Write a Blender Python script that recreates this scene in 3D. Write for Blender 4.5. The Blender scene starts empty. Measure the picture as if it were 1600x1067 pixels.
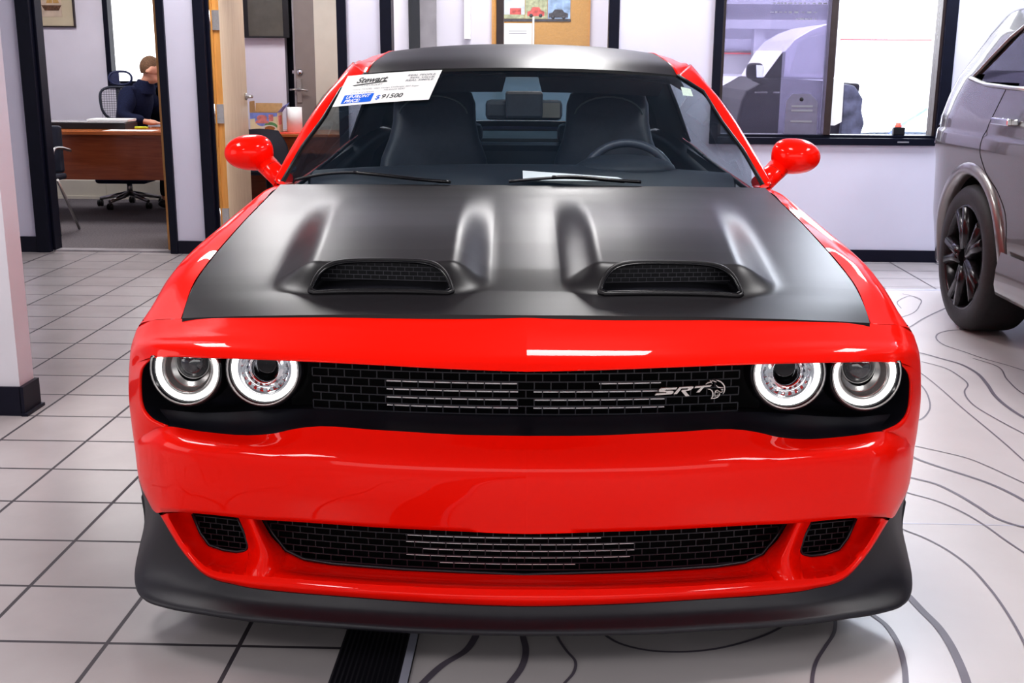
import bpy, bmesh, math, random
import numpy as np
from mathutils import Vector, Matrix, noise
random.seed(7)
PI = math.pi
sc = bpy.context.scene
COL = sc.collection

# ------------------------------------------------------------------ camera constants
F, PITCH, ROLL = 1780.0, math.radians(13.67), math.radians(0.4)
CAM = (-0.033, -2.33, 1.37)
PSI = math.radians(1.6)                      # the room is turned a little against the car
CP, SP = math.cos(PSI), math.sin(PSI)

def P(dx, py, Y):
    """a point of the car measured dx sideways from its centre line and py down, at depth Y"""
    a = math.atan((py - 533.5) / F) + PITCH
    z = CAM[2] - (Y - CAM[1]) * math.tan(a)
    dep = (Y - CAM[1]) * math.cos(PITCH) - (z - CAM[2]) * math.sin(PITCH)
    return (dx * dep / F, Y, z)

def PV(lst): return [P(*q) if len(q) == 3 else tuple(q[:3]) for q in lst]
# direct 3D points are given with a fourth dummy entry

def ray(px, py):
    u, v = px - 800, py - 533.5
    c, s = math.cos(ROLL), math.sin(ROLL)
    a, b = (u * c + v * s) / F, (-u * s + v * c) / F
    return (a, math.cos(PITCH) - b * math.sin(PITCH), -math.sin(PITCH) - b * math.cos(PITCH))
def to_room(p): return (p[0] * CP - p[1] * SP, p[0] * SP + p[1] * CP, p[2])
def to_world(p): return (p[0] * CP + p[1] * SP, -p[0] * SP + p[1] * CP, p[2])
RC = to_room(CAM)
def hit(px, py, axis, val):
    d = to_room(ray(px, py)); t = (val - RC[axis]) / d[axis]
    return tuple(RC[i] + t * d[i] for i in range(3))
def RY(px, py, Y): return hit(px, py, 1, Y)
def RZ(px, py, Z=0.0): return hit(px, py, 2, Z)
def RX(px, py, X): return hit(px, py, 0, X)

# ------------------------------------------------------------------ materials
M = {}
def mat(name, col, rough=0.5, metal=0.0, spec=0.5, coat=0.0, emit=0.0, ecol=None, var=0.06, nscale=8.0, bump=0.0, bscale=200.0, coat_rough=0.03):
    m = bpy.data.materials.new(name); m.use_nodes = True
    nt = m.node_tree; b = nt.nodes['Principled BSDF']
    b.inputs['Roughness'].default_value = rough
    b.inputs['Metallic'].default_value = metal
    b.inputs['Specular IOR Level'].default_value = spec
    b.inputs['Coat Weight'].default_value = coat
    b.inputs['Coat Roughness'].default_value = coat_rough
    tc = nt.nodes.new('ShaderNodeTexCoord')
    if var:
        n = nt.nodes.new('ShaderNodeTexNoise'); n.inputs['Scale'].default_value = nscale
        n.inputs['Detail'].default_value = 4
        nt.links.new(tc.outputs['Object'], n.inputs['Vector'])
        r = nt.nodes.new('ShaderNodeValToRGB')
        lo = [max(0, c * (1 - var)) for c in col]; hi = [min(1, c * (1 + var)) for c in col]
        r.color_ramp.elements[0].color = (*lo, 1); r.color_ramp.elements[1].color = (*hi, 1)
        r.color_ramp.elements[0].position = 0.3; r.color_ramp.elements[1].position = 0.7
        nt.links.new(n.outputs['Fac'], r.inputs['Fac']); nt.links.new(r.outputs['Color'], b.inputs['Base Color'])
    else:
        b.inputs['Base Color'].default_value = (*col, 1)
    if emit:
        b.inputs['Emission Color'].default_value = (*(ecol or col), 1)
        b.inputs['Emission Strength'].default_value = emit
    if bump:
        n2 = nt.nodes.new('ShaderNodeTexNoise'); n2.inputs['Scale'].default_value = bscale
        nt.links.new(tc.outputs['Object'], n2.inputs['Vector'])
        bp = nt.nodes.new('ShaderNodeBump'); bp.inputs['Strength'].default_value = bump; bp.inputs['Distance'].default_value = 0.002
        nt.links.new(n2.outputs['Fac'], bp.inputs['Height']); nt.links.new(bp.outputs['Normal'], b.inputs['Normal'])
    M[name] = m
    return m

def glass_mat(name, tint=(1, 1, 1), haze=0.0, hcol=(1, 1, 1), rough=0.0, ior=1.45):
    m = bpy.data.materials.new(name); m.use_nodes = True
    nt = m.node_tree; nt.nodes.clear()
    out = nt.nodes.new('ShaderNodeOutputMaterial')
    tr = nt.nodes.new('ShaderNodeBsdfTransparent'); tr.inputs['Color'].default_value = (*tint, 1)
    gl = nt.nodes.new('ShaderNodeBsdfGlossy'); gl.inputs['Roughness'].default_value = rough
    fr = nt.nodes.new('ShaderNodeFresnel')
    ge = nt.nodes.new('ShaderNodeNewGeometry'); mr = nt.nodes.new('ShaderNodeMapRange')   # a single sheet reflects alike from both sides
    mr.inputs['To Min'].default_value = ior; mr.inputs['To Max'].default_value = 1 / ior
    nt.links.new(ge.outputs['Backfacing'], mr.inputs['Value']); nt.links.new(mr.outputs['Result'], fr.inputs['IOR'])
    mx = nt.nodes.new('ShaderNodeMixShader')
    nt.links.new(fr.outputs[0], mx.inputs[0]); nt.links.new(tr.outputs[0], mx.inputs[1]); nt.links.new(gl.outputs[0], mx.inputs[2])
    last = mx
    if haze:
        tl = nt.nodes.new('ShaderNodeBsdfTranslucent'); tl.inputs['Color'].default_value = (*hcol, 1)
        df = nt.nodes.new('ShaderNodeBsdfDiffuse'); df.inputs['Color'].default_value = (*hcol, 1)
        ad = nt.nodes.new('ShaderNodeMixShader'); ad.inputs[0].default_value = 0.5
        nt.links.new(tl.outputs[0], ad.inputs[1]); nt.links.new(df.outputs[0], ad.inputs[2])
        m2 = nt.nodes.new('ShaderNodeMixShader'); m2.inputs[0].default_value = haze
        nt.links.new(mx.outputs[0], m2.inputs[1]); nt.links.new(ad.outputs[0], m2.inputs[2])
        last = m2
    nt.links.new(last.outputs[0], out.inputs['Surface'])
    M[name] = m
    return m

mat('red_paint', (0.95, 0.009, 0.0015), 0.4, 0, 0.04, coat=0.55, var=0.0, coat_rough=0.02)
mat('matte_black', (0.014, 0.0125, 0.015), 0.36, 0, 0.38, var=0.05, nscale=40)
mat('splitter_black', (0.017, 0.016, 0.022), 0.42, 0, 0.5, var=0.05, nscale=30, bump=0.15, bscale=900)
mat('gloss_black', (0.008, 0.008, 0.011), 0.18, 0, 0.5, var=0.05)
mat('satin_black', (0.012, 0.012, 0.018), 0.38, 0, 0.5, var=0.08, nscale=20)
mat('mesh_black', (0.016, 0.016, 0.024), 0.35, 0, 0.6, var=0.05)
mat('mesh_grey', (0.10, 0.095, 0.115), 0.4, 0, 0.5, var=0.05)
mat('void_black', (0.004, 0.004, 0.005), 0.8, 0, 0.2, var=0.1)
mat('interior_black', (0.022, 0.026, 0.034), 0.55, 0, 0.4, var=0.12, nscale=60, bump=0.1)
mat('leather_black', (0.055, 0.060, 0.080), 0.42, 0, 0.5, var=0.1, nscale=50)
mat('interior_grey', (0.16, 0.18, 0.18), 0.6, 0, 0.4, var=0.1)
mat('tyre_rubber', (0.022, 0.021, 0.023), 0.6, 0, 0.4, var=0.15, nscale=60, bump=0.3, bscale=300)
mat('black_rim', (0.030, 0.028, 0.031), 0.22, 0.5, 0.6, var=0.05)
mat('chrome', (0.75, 0.75, 0.78), 0.12, 1.0, 0.5, var=0.03)
mat('brushed_steel', (0.55, 0.54, 0.53), 0.3, 1.0, 0.5, var=0.06, nscale=90)
mat('badge_silver', (0.80, 0.76, 0.72), 0.35, 0.6, 0.5, var=0.03)
mat('halo_white', (1, 1, 1), 0.4, emit=2.4, ecol=(1.0, 0.99, 0.97), var=0)
mat('lamp_lens', (0.035, 0.036, 0.042), 0.06, 0, 0.8, coat=1.0, var=0.2, nscale=90)
mat('lamp_bowl', (0.42, 0.41, 0.40), 0.25, 0.85, 0.5, var=0.1, nscale=60)
mat('radiator_silver', (0.92, 0.90, 0.92), 0.35, 0.0, 0.5, var=0.1, nscale=60)
mat('seam_dark', (0.02, 0.003, 0.003), 0.6, var=0)
glass_mat('windshield_glass', (0.86, 0.91, 0.94), haze=0.035, hcol=(0.18, 0.36, 0.60), ior=1.30)  # blue haze puts a bluish reflection into the glass colour
glass_mat('rear_glass', (0.07, 0.09, 0.11), haze=0.30, hcol=(0.26, 0.40, 0.50), ior=1.15)
glass_mat('side_glass', (0.62, 0.67, 0.69), ior=1.30)
glass_mat('dark_glass', (0.10, 0.11, 0.13), ior=1.6)
glass_mat('clear_glass', (0.97, 0.98, 0.98), ior=1.30)
glass_mat('hazy_glass', (0.62, 0.60, 0.66), haze=0.025, hcol=(0.70, 0.68, 0.80), ior=1.2)
glass_mat('reflection_haze', (0.90, 0.90, 0.96), haze=0.20, hcol=(0.62, 0.60, 0.72), ior=1.2)  # haze imitates the bright room reflected in the left pane
mat('card_white', (0.92, 0.91, 0.90), 0.45, var=0.02)
mat('card_blue', (0.002, 0.13, 0.72), 0.6, 0, 0.1, var=0.02)
mat('ink_black', (0.012, 0.012, 0.015), 0.6, var=0.02)
mat('ink_grey', (0.22, 0.22, 0.25), 0.6, var=0.02)
mat('paper_white', (0.93, 0.92, 0.91), 0.6, var=0.03)
mat('sticker_green', (0.62, 0.75, 0.66), 0.5, var=0.1, nscale=120)
mat('wall_lilac', (0.62, 0.61, 0.725), 0.7, 0, 0.25, var=0.025, nscale=3, bump=0.08, bscale=120)
mat('wall_pillar', (0.68, 0.665, 0.72), 0.65, 0, 0.25, var=0.03, nscale=3, bump=0.08, bscale=120)
mat('wall_office', (0.74, 0.71, 0.79), 0.7, 0, 0.25, var=0.03, nscale=3)
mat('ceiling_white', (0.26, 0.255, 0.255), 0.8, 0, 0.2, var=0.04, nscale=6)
mat('baseboard_dark', (0.008, 0.008, 0.020), 0.4, 0, 0.25, var=0.08)
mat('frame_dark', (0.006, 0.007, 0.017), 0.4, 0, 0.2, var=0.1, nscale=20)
mat('frame_bronze', (0.045, 0.032, 0.032), 0.35, 0.2, 0.5, var=0.1, nscale=20)
mat('cream_paint', (0.62, 0.58, 0.50), 0.55, var=0.03)
mat('taupe_paint', (0.25, 0.215, 0.20), 0.45, var=0.04)
mat('rough_grey', (0.30, 0.28, 0.30), 0.6, var=0.25, nscale=6)
mat('tv_screen', (0.10, 0.095, 0.08), 0.22, 0, 0.5, var=0.1)
mat('navy_cloth', (0.012, 0.016, 0.045), 0.85, 0, 0.2, var=0.25, nscale=90, bump=0.4, bscale=500)
mat('dark_trousers', (0.010, 0.010, 0.014), 0.85, 0, 0.2, var=0.2, nscale=60)
mat('skin', (0.62, 0.32, 0.22), 0.5, 0, 0.4, var=0.08, nscale=14)
mat('hair_brown', (0.15, 0.085, 0.05), 0.75, 0, 0.3, var=0.35, nscale=120)
mat('chair_mesh', (0.03, 0.035, 0.055), 0.6, var=0.1)
mat('chair_blue', (0.02, 0.028, 0.085), 0.5, var=0.15, nscale=30)
mat('laptop_black', (0.015, 0.015, 0.018), 0.3, var=0.05)
mat('desk_glass', (0.42, 0.41, 0.42), 0.18, 0, 0.6, var=0.05)
mat('marker_yellow', (0.75, 0.80, 0.05), 0.4, var=0.03)
mat('kraft_card', (0.45, 0.28, 0.13), 0.8, var=0.1, nscale=30)
mat('box_cream', (0.85, 0.80, 0.55), 0.6, var=0.05)
mat('box_blue', (0.28, 0.36, 0.80), 0.6, var=0.12, nscale=30)
mat('box_pink', (0.80, 0.30, 0.28), 0.6, var=0.2, nscale=30)
mat('box_green', (0.15, 0.38, 0.16), 0.6, var=0.2, nscale=30)
mat('coffee_brown', (0.40, 0.16, 0.05), 0.6, var=0.2, nscale=40)
mat('cup_white', (0.80, 0.78, 0.72), 0.4, var=0.03)
mat('cloth_red', (0.85, 0.12, 0.08), 0.6, var=0.05)
mat('cork', (0.56, 0.31, 0.11), 0.85, 0, 0.2, var=0.15, nscale=120)
mat('photo_red', (0.60, 0.10, 0.09), 0.5, var=0.6, nscale=25)
mat('photo_blue', (0.30, 0.42, 0.62), 0.5, var=0.4, nscale=18)
mat('photo_dark', (0.06, 0.055, 0.07), 0.5, var=0.6, nscale=25)
mat('photo_green', (0.40, 0.42, 0.26), 0.5, var=0.4, nscale=30)
mat('photo_sky', (0.62, 0.68, 0.80), 0.5, var=0.2, nscale=18)
mat('picture_mount', (0.58, 0.50, 0.36), 0.6, var=0.03)
mat('picture_sepia', (0.60, 0.48, 0.38), 0.6, var=0.15, nscale=10)
mat('ship_brown', (0.14, 0.07, 0.04), 0.7, var=0.4, nscale=40)
mat('sail_tan', (0.55, 0.33, 0.12), 0.7, var=0.2, nscale=40)
mat('daylight_white', (0.95, 0.96, 1.0), 0.7, emit=1.6, ecol=(0.96, 0.98, 1.0), var=0.02)  # glow imitates daylight in the office window
mat('mat_vinyl', (0.54, 0.50, 0.505), 0.30, 0, 0.5, var=0.06, nscale=2.2, bump=0.05, bscale=60)
mat('mat_line', (0.135, 0.115, 0.145), 0.4, 0, 0.4, var=0.08, nscale=12)
mat('mat_edge', (0.55, 0.55, 0.66), 0.3, 0.3, 0.5, var=0.05)
mat('suv_grey', (0.12, 0.112, 0.11), 0.26, 0.3, 0.5, coat=0.6, var=0.02)
mat('suv_trim', (0.20, 0.185, 0.18), 0.3, 0.6, 0.5, coat=0.6, var=0.02)
mat('dark_liner', (0.006, 0.006, 0.008), 0.8, 0, 0.2, var=0.1)
mat('tail_red', (0.30, 0.01, 0.01), 0.15, 0, 0.6, coat=1.0, var=0.05)
mat('truck_black', (0.012, 0.010, 0.016), 0.6, 0, 0.15, coat=0.0, var=0.05)
mat('truck_silver', (0.50, 0.48, 0.56), 0.35, 0.3, 0.5, var=0.05)
mat('snow_ground', (0.90, 0.90, 0.93), 0.8, 0, 0.2, var=0.03, nscale=1.5)
mat('facade_white', (0.85, 0.85, 0.92), 0.7, 0, 0.2, var=0.03)
mat('facade_grey', (0.38, 0.37, 0.42), 0.7, 0, 0.2, var=0.06)
mat('facade_red', (0.75, 0.10, 0.12), 0.6, var=0.05)
mat('tag_grey', (0.15, 0.14, 0.20), 0.6, var=0.06, nscale=20)
mat('rock_grey', (0.05, 0.05, 0.075), 0.8, 0, 0.2, var=0.5, nscale=9)
mat('snow_white', (0.80, 0.86, 0.98), 0.6, 0, 0.2, var=0.05, nscale=5)

def wood_mat(name, c0, c1, rough=0.35, scale=(1, 1, 12), coat=0.3):
    m = bpy.data.materials.new(name); m.use_nodes = True
    nt = m.node_tree; b = nt.nodes['Principled BSDF']
    b.inputs['Roughness'].default_value = rough; b.inputs['Coat Weight'].default_value = coat
    tc = nt.nodes.new('ShaderNodeTexCoord'); mp = nt.nodes.new('ShaderNodeMapping')
    mp.inputs['Scale'].default_value = scale
    n = nt.nodes.new('ShaderNodeTexNoise'); n.inputs['Scale'].default_value = 3; n.inputs['Detail'].default_value = 6
    n.inputs['Distortion'].default_value = 1.2
    r = nt.nodes.new('ShaderNodeValToRGB')
    r.color_ramp.elements[0].color = (*c0, 1); r.color_ramp.elements[1].color = (*c1, 1)
    r.color_ramp.elements[0].position = 0.3; r.color_ramp.elements[1].position = 0.72
    nt.links.new(tc.outputs['Object'], mp.inputs['Vector']); nt.links.new(mp.outputs[0], n.inputs['Vector'])
    nt.links.new(n.outputs['Fac'], r.inputs['Fac']); nt.links.new(r.outputs['Color'], b.inputs['Base Color'])
    M[name] = m
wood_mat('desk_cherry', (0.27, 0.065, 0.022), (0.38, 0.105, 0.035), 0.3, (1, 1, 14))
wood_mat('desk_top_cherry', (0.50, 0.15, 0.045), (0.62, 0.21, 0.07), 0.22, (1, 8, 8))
wood_mat('door_maple', (0.70, 0.53, 0.36), (0.80, 0.64, 0.46), 0.45, (10, 10, 1), 0.2)
wood_mat('door_edge_oak', (0.52, 0.24, 0.06), (0.66, 0.33, 0.09), 0.4, (10, 10, 1), 0.2)

def tile_mat():
    m = bpy.data.materials.new('floor_tile'); m.use_nodes = True
    nt = m.node_tree; b = nt.nodes['Principled BSDF']
    tc = nt.nodes.new('ShaderNodeTexCoord'); mp = nt.nodes.new('ShaderNodeMapping')
    mp.inputs['Location'].default_value = (1.014 + 0.322 * 30, -0.151 + 0.2985 * 40, 0)
    br = nt.nodes.new('ShaderNodeTexBrick')
    br.offset = 0.0; br.squash = 1.0
    br.inputs['Scale'].default_value = 1.0; br.inputs['Brick Width'].default_value = 0.322
    br.inputs['Row Height'].default_value = 0.2985; br.inputs['Mortar Size'].default_value = 0.0060
    br.inputs['Mortar Smooth'].default_value = 0.15; br.inputs['Bias'].default_value = 0.0
    br.inputs['Color1'].default_value = (0.400, 0.368, 0.372, 1); br.inputs['Color2'].default_value = (0.435, 0.402, 0.408, 1)
    br.inputs['Mortar'].default_value = (0.050, 0.042, 0.052, 1)
    n = nt.nodes.new('ShaderNodeTexNoise'); n.inputs['Scale'].default_value = 3.5; n.inputs['Detail'].default_value = 5
    r = nt.nodes.new('ShaderNodeMapRange'); r.inputs['To Min'].default_value = 0.82; r.inputs['To Max'].default_value = 1.12
    mu = nt.nodes.new('ShaderNodeMixRGB'); mu.blend_type = 'MULTIPLY'; mu.inputs['Fac'].default_value = 1
    nt.links.new(tc.outputs['Object'], mp.inputs['Vector']); nt.links.new(mp.outputs[0], br.inputs['Vector'])
    nt.links.new(tc.outputs['Object'], n.inputs['Vector']); nt.links.new(n.outputs['Fac'], r.inputs['Value'])
    nt.links.new(br.outputs['Color'], mu.inputs['Color1']); nt.links.new(r.outputs['Result'], mu.inputs['Color2'])
    nt.links.new(mu.outputs[0], b.inputs['Base Color'])
    rr = nt.nodes.new('ShaderNodeMapRange'); rr.inputs['To Min'].default_value = 0.24; rr.inputs['To Max'].default_value = 0.6
    nt.links.new(br.outputs['Fac'], rr.inputs['Value']); nt.links.new(rr.outputs['Result'], b.inputs['Roughness'])
    iv = nt.nodes.new('ShaderNodeMath'); iv.operation = 'SUBTRACT'; iv.inputs[0].default_value = 1
    nt.links.new(br.outputs['Fac'], iv.inputs[1])
    bp = nt.nodes.new('ShaderNodeBump'); bp.inputs['Strength'].default_value = 0.4; bp.inputs['Distance'].default_value = 0.002
    nt.links.new(iv.outputs[0], bp.inputs['Height']); nt.links.new(bp.outputs['Normal'], b.inputs['Normal'])
    M['floor_tile'] = m
tile_mat()
mat('carpet', (0.17, 0.155, 0.165), 0.95, 0, 0.1, var=0.25, nscale=70, bump=0.6, bscale=400)

def ribbed_mat():
    m = bpy.data.materials.new('ramp_ribbed'); m.use_nodes = True
    nt = m.node_tree; b = nt.nodes['Principled BSDF']; b.inputs['Base Color'].default_value = (0.014, 0.013, 0.018, 1)
    b.inputs['Roughness'].default_value = 0.32
    tc = nt.nodes.new('ShaderNodeTexCoord'); w = nt.nodes.new('ShaderNodeTexWave'); w.wave_type = 'BANDS'; w.bands_direction = 'X'
    w.inputs['Scale'].default_value = 26
    nt.links.new(tc.outputs['Object'], w.inputs['Vector'])
    bp = nt.nodes.new('ShaderNodeBump'); bp.inputs['Strength'].default_value = 0.8; bp.inputs['Distance'].default_value = 0.004
    nt.links.new(w.outputs['Fac'], bp.inputs['Height']); nt.links.new(bp.outputs['Normal'], b.inputs['Normal'])
    M['ramp_ribbed'] = m
ribbed_mat()

# ------------------------------------------------------------------ mesh kit
def interp(net, su, sv):
    """smooth patch through a control net (rows x cols of points)"""
    A = np.array(net, float)
    def spl(A, n):
        k = A.shape[0]
        if k == 2:
            t = np.linspace(0, 1, n + 1)[:, None, None]
            return A[0] * (1 - t) + A[1] * t
        d = (np.linalg.norm(np.diff(A, axis=0), axis=2) + 1e-6)[:, :, None]
        Tn = np.zeros_like(A)
        for i in range(k):
            if i == 0: Tn[i] = (A[1] - A[0]) / d[0]
            elif i == k - 1: Tn[i] = (A[-1] - A[-2]) / d[-1]
            else:
                a, b = (A[i] - A[i - 1]) / d[i - 1], (A[i + 1] - A[i]) / d[i]
                Tn[i] = (a * d[i] + b * d[i - 1]) / (d[i] + d[i - 1])
        out = []
        for i in range(k - 1):
            h = d[i]
            for j in range(n):
                t = j / n; t2, t3 = t * t, t * t * t
                out.append((2 * t3 - 3 * t2 + 1) * A[i] + (t3 - 2 * t2 + t) * h * Tn[i] + (-2 * t3 + 3 * t2) * A[i + 1] + (t3 - t2) * h * Tn[i + 1])
        out.append(A[-1])
        return np.array(out)
    B = spl(A, sv)
    B = spl(np.swapaxes(B, 0, 1), su)
    return np.swapaxes(B, 0, 1)

def mirror_row(r): return [(-p[0], p[1], p[2]) for p in reversed(r[1:])] + list(r)

class G:
    def __init__(s): s.v, s.f, s.m, s.s = [], [], [], []
    def add(s, pts): i = len(s.v); s.v.extend(tuple(map(float, p)) for p in pts); return i
    def face(s, ids, mi=0, sm=False): s.f.append(tuple(ids)); s.m.append(mi); s.s.append(sm)
    def grid(s, pts, mi=0, sm=True, cu=False, skip=None):
        R, C = len(pts), len(pts[0]); b = s.add([p for r in pts for p in r])
        for i in range(R - 1):
            for j in range(C if cu else C - 1):
                if skip and skip(i, j): continue
                k = (j + 1) % C
                s.face((b + i * C + j, b + i * C + k, b + (i + 1) * C + k, b + (i + 1) * C + j), mi, sm)
        return b
    def patch(s, net, su=6, sv=4, mi=0, mirror=False, both=False):
        if mirror: net = [mirror_row(r) for r in net]
        g = interp(net, su, sv)
        s.grid(g, mi)
        if both:
            h = g.copy(); h[..., 0] *= -1; s.grid(h[:, ::-1], mi)
        return g
    def poly(s, pts, mi=0, sm=False): b = s.add(pts); s.face(range(b, b + len(pts)), mi, sm)
    def box(s, x0, x1, y0, y1, z0, z1, mi=0):
        b = s.add([(x, y, z) for z in (z0, z1) for y in (y0, y1) for x in (x0, x1)])
        for q in ((0, 2, 3, 1), (4, 5, 7, 6), (0, 1, 5, 4), (2, 6, 7, 3), (0, 4, 6, 2), (1, 3, 7, 5)):
            s.face([b + i for i in q], mi)
    def obox(s, c, ax, ay, az, hx, hy, hz, mi=0):
        c, ax, ay, az = map(Vector, (c, ax, ay, az)); ax.normalize(); ay.normalize(); az.normalize()
        b = s.add([c + ax * (hx * i) + ay * (hy * j) + az * (hz * k) for k in (-1, 1) for j in (-1, 1) for i in (-1, 1)])
        for q in ((0, 2, 3, 1), (4, 5, 7, 6), (0, 1, 5, 4), (2, 6, 7, 3), (0, 4, 6, 2), (1, 3, 7, 5)):
            s.face([b + i for i in q], mi)
    def tube(s, path, r, n=8, mi=0, closed=False, caps=True, sx=1.0):
        P_ = [Vector(p) for p in path]; k = len(P_)
        rr = r if isinstance(r, (list, tuple)) else [r] * k
        rings = []; up = None
        for i, p in enumerate(P_):
            a = P_[(i - 1) % k] if (closed or i > 0) else p
            b = P_[(i + 1) % k] if (closed or i < k - 1) else p
            t = (b - a)
            if t.length < 1e-9: t = Vector((0, 0, 1))
            t.normalize()
            if up is None: up = Vector((0, 0, 1)) if abs(t.z) < 0.9 else Vector((0, 1, 0))
            u = (up - t * up.dot(t))
            if u.length < 1e-6: u = t.orthogonal()
            u.normalize(); w = t.cross(u); up = u
            rings.append([p + (u * math.cos(2 * PI * j / n + PI / n) + w * (sx * math.sin(2 * PI * j / n + PI / n))) * rr[i] for j in range(n)])
        if closed: rings.append(rings[0])
        b = s.grid(rings, mi, n > 4, cu=True)
        if caps and not closed:
            s.face(list(range(b, b + n))[::-1], mi); s.face(range(b + (k - 1) * n, b + k * n), mi)
    def lathe(s, c, axis, prof, n=32, mi=0, arc=None):
        """prof: list of (radius, distance along axis)"""
        c = Vector(c); a = Vector(axis).normalized()
        u = a.cross(Vector((0, 0, 1)));
        if u.length < 1e-4: u = Vector((1, 0, 0))
        u.normalize(); w = u.cross(a)
        rings = [[c + a * h + (u * math.cos(2 * PI * j / n) + w * math.sin(2 * PI * j / n)) * r for j in range(n)] for r, h in prof]
        s.grid(rings, mi, True, cu=True)
    def disc(s, c, axis, r, n=32, mi=0):
        s.lathe(c, axis, [(r, 0), (0.0001, 0)], n, mi)
    def ball(s, c, r, nu=24, nv=14, mi=0, fn=None):
        pts = []
        for i in range(nv + 1):
            th = PI * i / nv; row = []
            for j in range(nu):
                ph = 2 * PI * j / nu
                q = Vector((math.sin(th) * math.cos(ph), math.sin(th) * math.sin(ph), math.cos(th)))
                if fn: q = fn(q)
                row.append((c[0] + q.x * r[0], c[1] + q.y * r[1], c[2] + q.z * r[2]))
            pts.append(row)
        s.grid(pts, mi, True, cu=True)
    def prism(s, poly, y0, y1, mi=0, axis='y', mside=None):
        """poly in (x,z), extruded along y (or in (y,z) along x)"""
        f = (lambda a, b, d: (a, d, b)) if axis == 'y' else ((lambda a, b, d: (d, a, b)) if axis == 'x' else (lambda a, b, d: (a, b, d)))
        n = len(poly); b = s.add([f(p[0], p[1], y0) for p in poly] + [f(p[0], p[1], y1) for p in poly])
        s.face(list(range(b, b + n)), mi); s.face(list(range(b + n, b + 2 * n))[::-1], mi)
        for i in range(n):
            j = (i + 1) % n
            s.face((b + i, b + j, b + n + j, b + n + i), mi if mside is None else mside)

BASE = {}
def _base(o):
    while o.parent: o = o.parent
    return BASE[o.name]

def build(name, g, mats, parent=None, bev=0.0, weld=False, base=None, room=False, sub=0, rotz=None, nrm=True):
    """one mesh object; the coordinates in g are scene (or room) coordinates"""
    if isinstance(mats, str): mats = [mats]
    b = base if base is not None else (_base(parent) if parent else (0, 0, 0))
    me = bpy.data.meshes.new(name)
    me.from_pydata([(p[0] - b[0], p[1] - b[1], p[2] - b[2]) for p in g.v], [], g.f)
    for m in mats: me.materials.append(M[m])
    for p, mi, sm in zip(me.polygons, g.m, g.s): p.material_index = mi; p.use_smooth = sm
    if weld or nrm:
        bm = bmesh.new(); bm.from_mesh(me)
        if weld: bmesh.ops.remove_doubles(bm, verts=bm.verts, dist=0.0004)
        bmesh.ops.recalc_face_normals(bm, faces=bm.faces)
        bm.to_mesh(me); bm.free()
    me.update()
    o = bpy.data.objects.new(name, me); COL.objects.link(o)
    if parent: o.parent = parent
    else:
        o.location = to_world(b) if room else b
        o.rotation_euler = (0, 0, -PSI if room else 0)
        BASE[o.name] = b
    if bev:
        md = o.modifiers.new('bevel', 'BEVEL'); md.width = bev; md.segments = 2; md.limit_method = 'ANGLE'; md.angle_limit = math.radians(40)
    return o

def tag(o, label=None, cat=None, group=None, kind=None):
    if label: o['label'] = label
    if cat: o['category'] = cat
    if group: o['group'] = group
    if kind: o['kind'] = kind
    return o
def thing(name, base, label=None, cat=None, group=None, kind=None, room=False):
    o = bpy.data.objects.new(name, None); COL.objects.link(o)
    o.empty_display_size = 0.1
    o.location = to_world(base) if room else base
    o.rotation_euler = (0, 0, -PSI if room else 0)
    BASE[o.name] = base
    return tag(o, label, cat, group, kind)
def text_mesh(body, size=1.0, shear=0.0, align='LEFT', space=1.0, bold=0.0):
    cu = bpy.data.curves.new('tmp_text', 'FONT'); cu.body = body; cu.size = size; cu.shear = shear; cu.align_x = align
    cu.space_character = space; cu.offset = bold; cu.resolution_u = 3
    ob = bpy.data.objects.new('tmp_text', cu); COL.objects.link(ob)
    dg = bpy.context.evaluated_depsgraph_get()
    me = bpy.data.meshes.new_from_object(ob.evaluated_get(dg))
    vs = [tuple(v.co) for v in me.vertices]; fs = [tuple(p.vertices) for p in me.polygons]
    bpy.data.objects.remove(ob); bpy.data.meshes.remove(me); bpy.data.curves.remove(cu)
    return vs, fs
def sstep(t): t = max(0.0, min(1.0, t)); return t * t * (3 - 2 * t)
def lerp(a, b, t): return a + (b - a) * t
def pl(xs, ys, x):
    return float(np.interp(x, xs, ys))
def smooth_curve(pts, n=8, closed=False):
    pts = [tuple(p) for p in pts]
    if closed: pts = [pts[-1]] + pts + [pts[0], pts[1]]
    net = [[p] for p in pts]
    A = interp([[p, p] for p in pts], 1, n)[:, 0]
    if closed: A = A[n:-n - 0] if False else A[n: len(A) - n]
    return [tuple(p) for p in A]

def shell(o, s, th=.010):
    """give a body panel thickness, its inner side lined in black"""
    me = o.data; me.materials.append(M['interior_black'])
    ax = sum(f.normal.x * f.area for f in me.polygons) * s
    if ax < 0: me.flip_normals()
    md = o.modifiers.new('thickness', 'SOLIDIFY'); md.thickness = th; md.offset = -1; md.material_offset = 1; md.material_offset_rim = 1
    return o

# ================================================================== THE RED CAR
car = thing('sports_coupe', (0, 2.5, 0), 'bright red two-door coupe with matte black hood and roof, facing front in the showroom', 'car')

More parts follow.
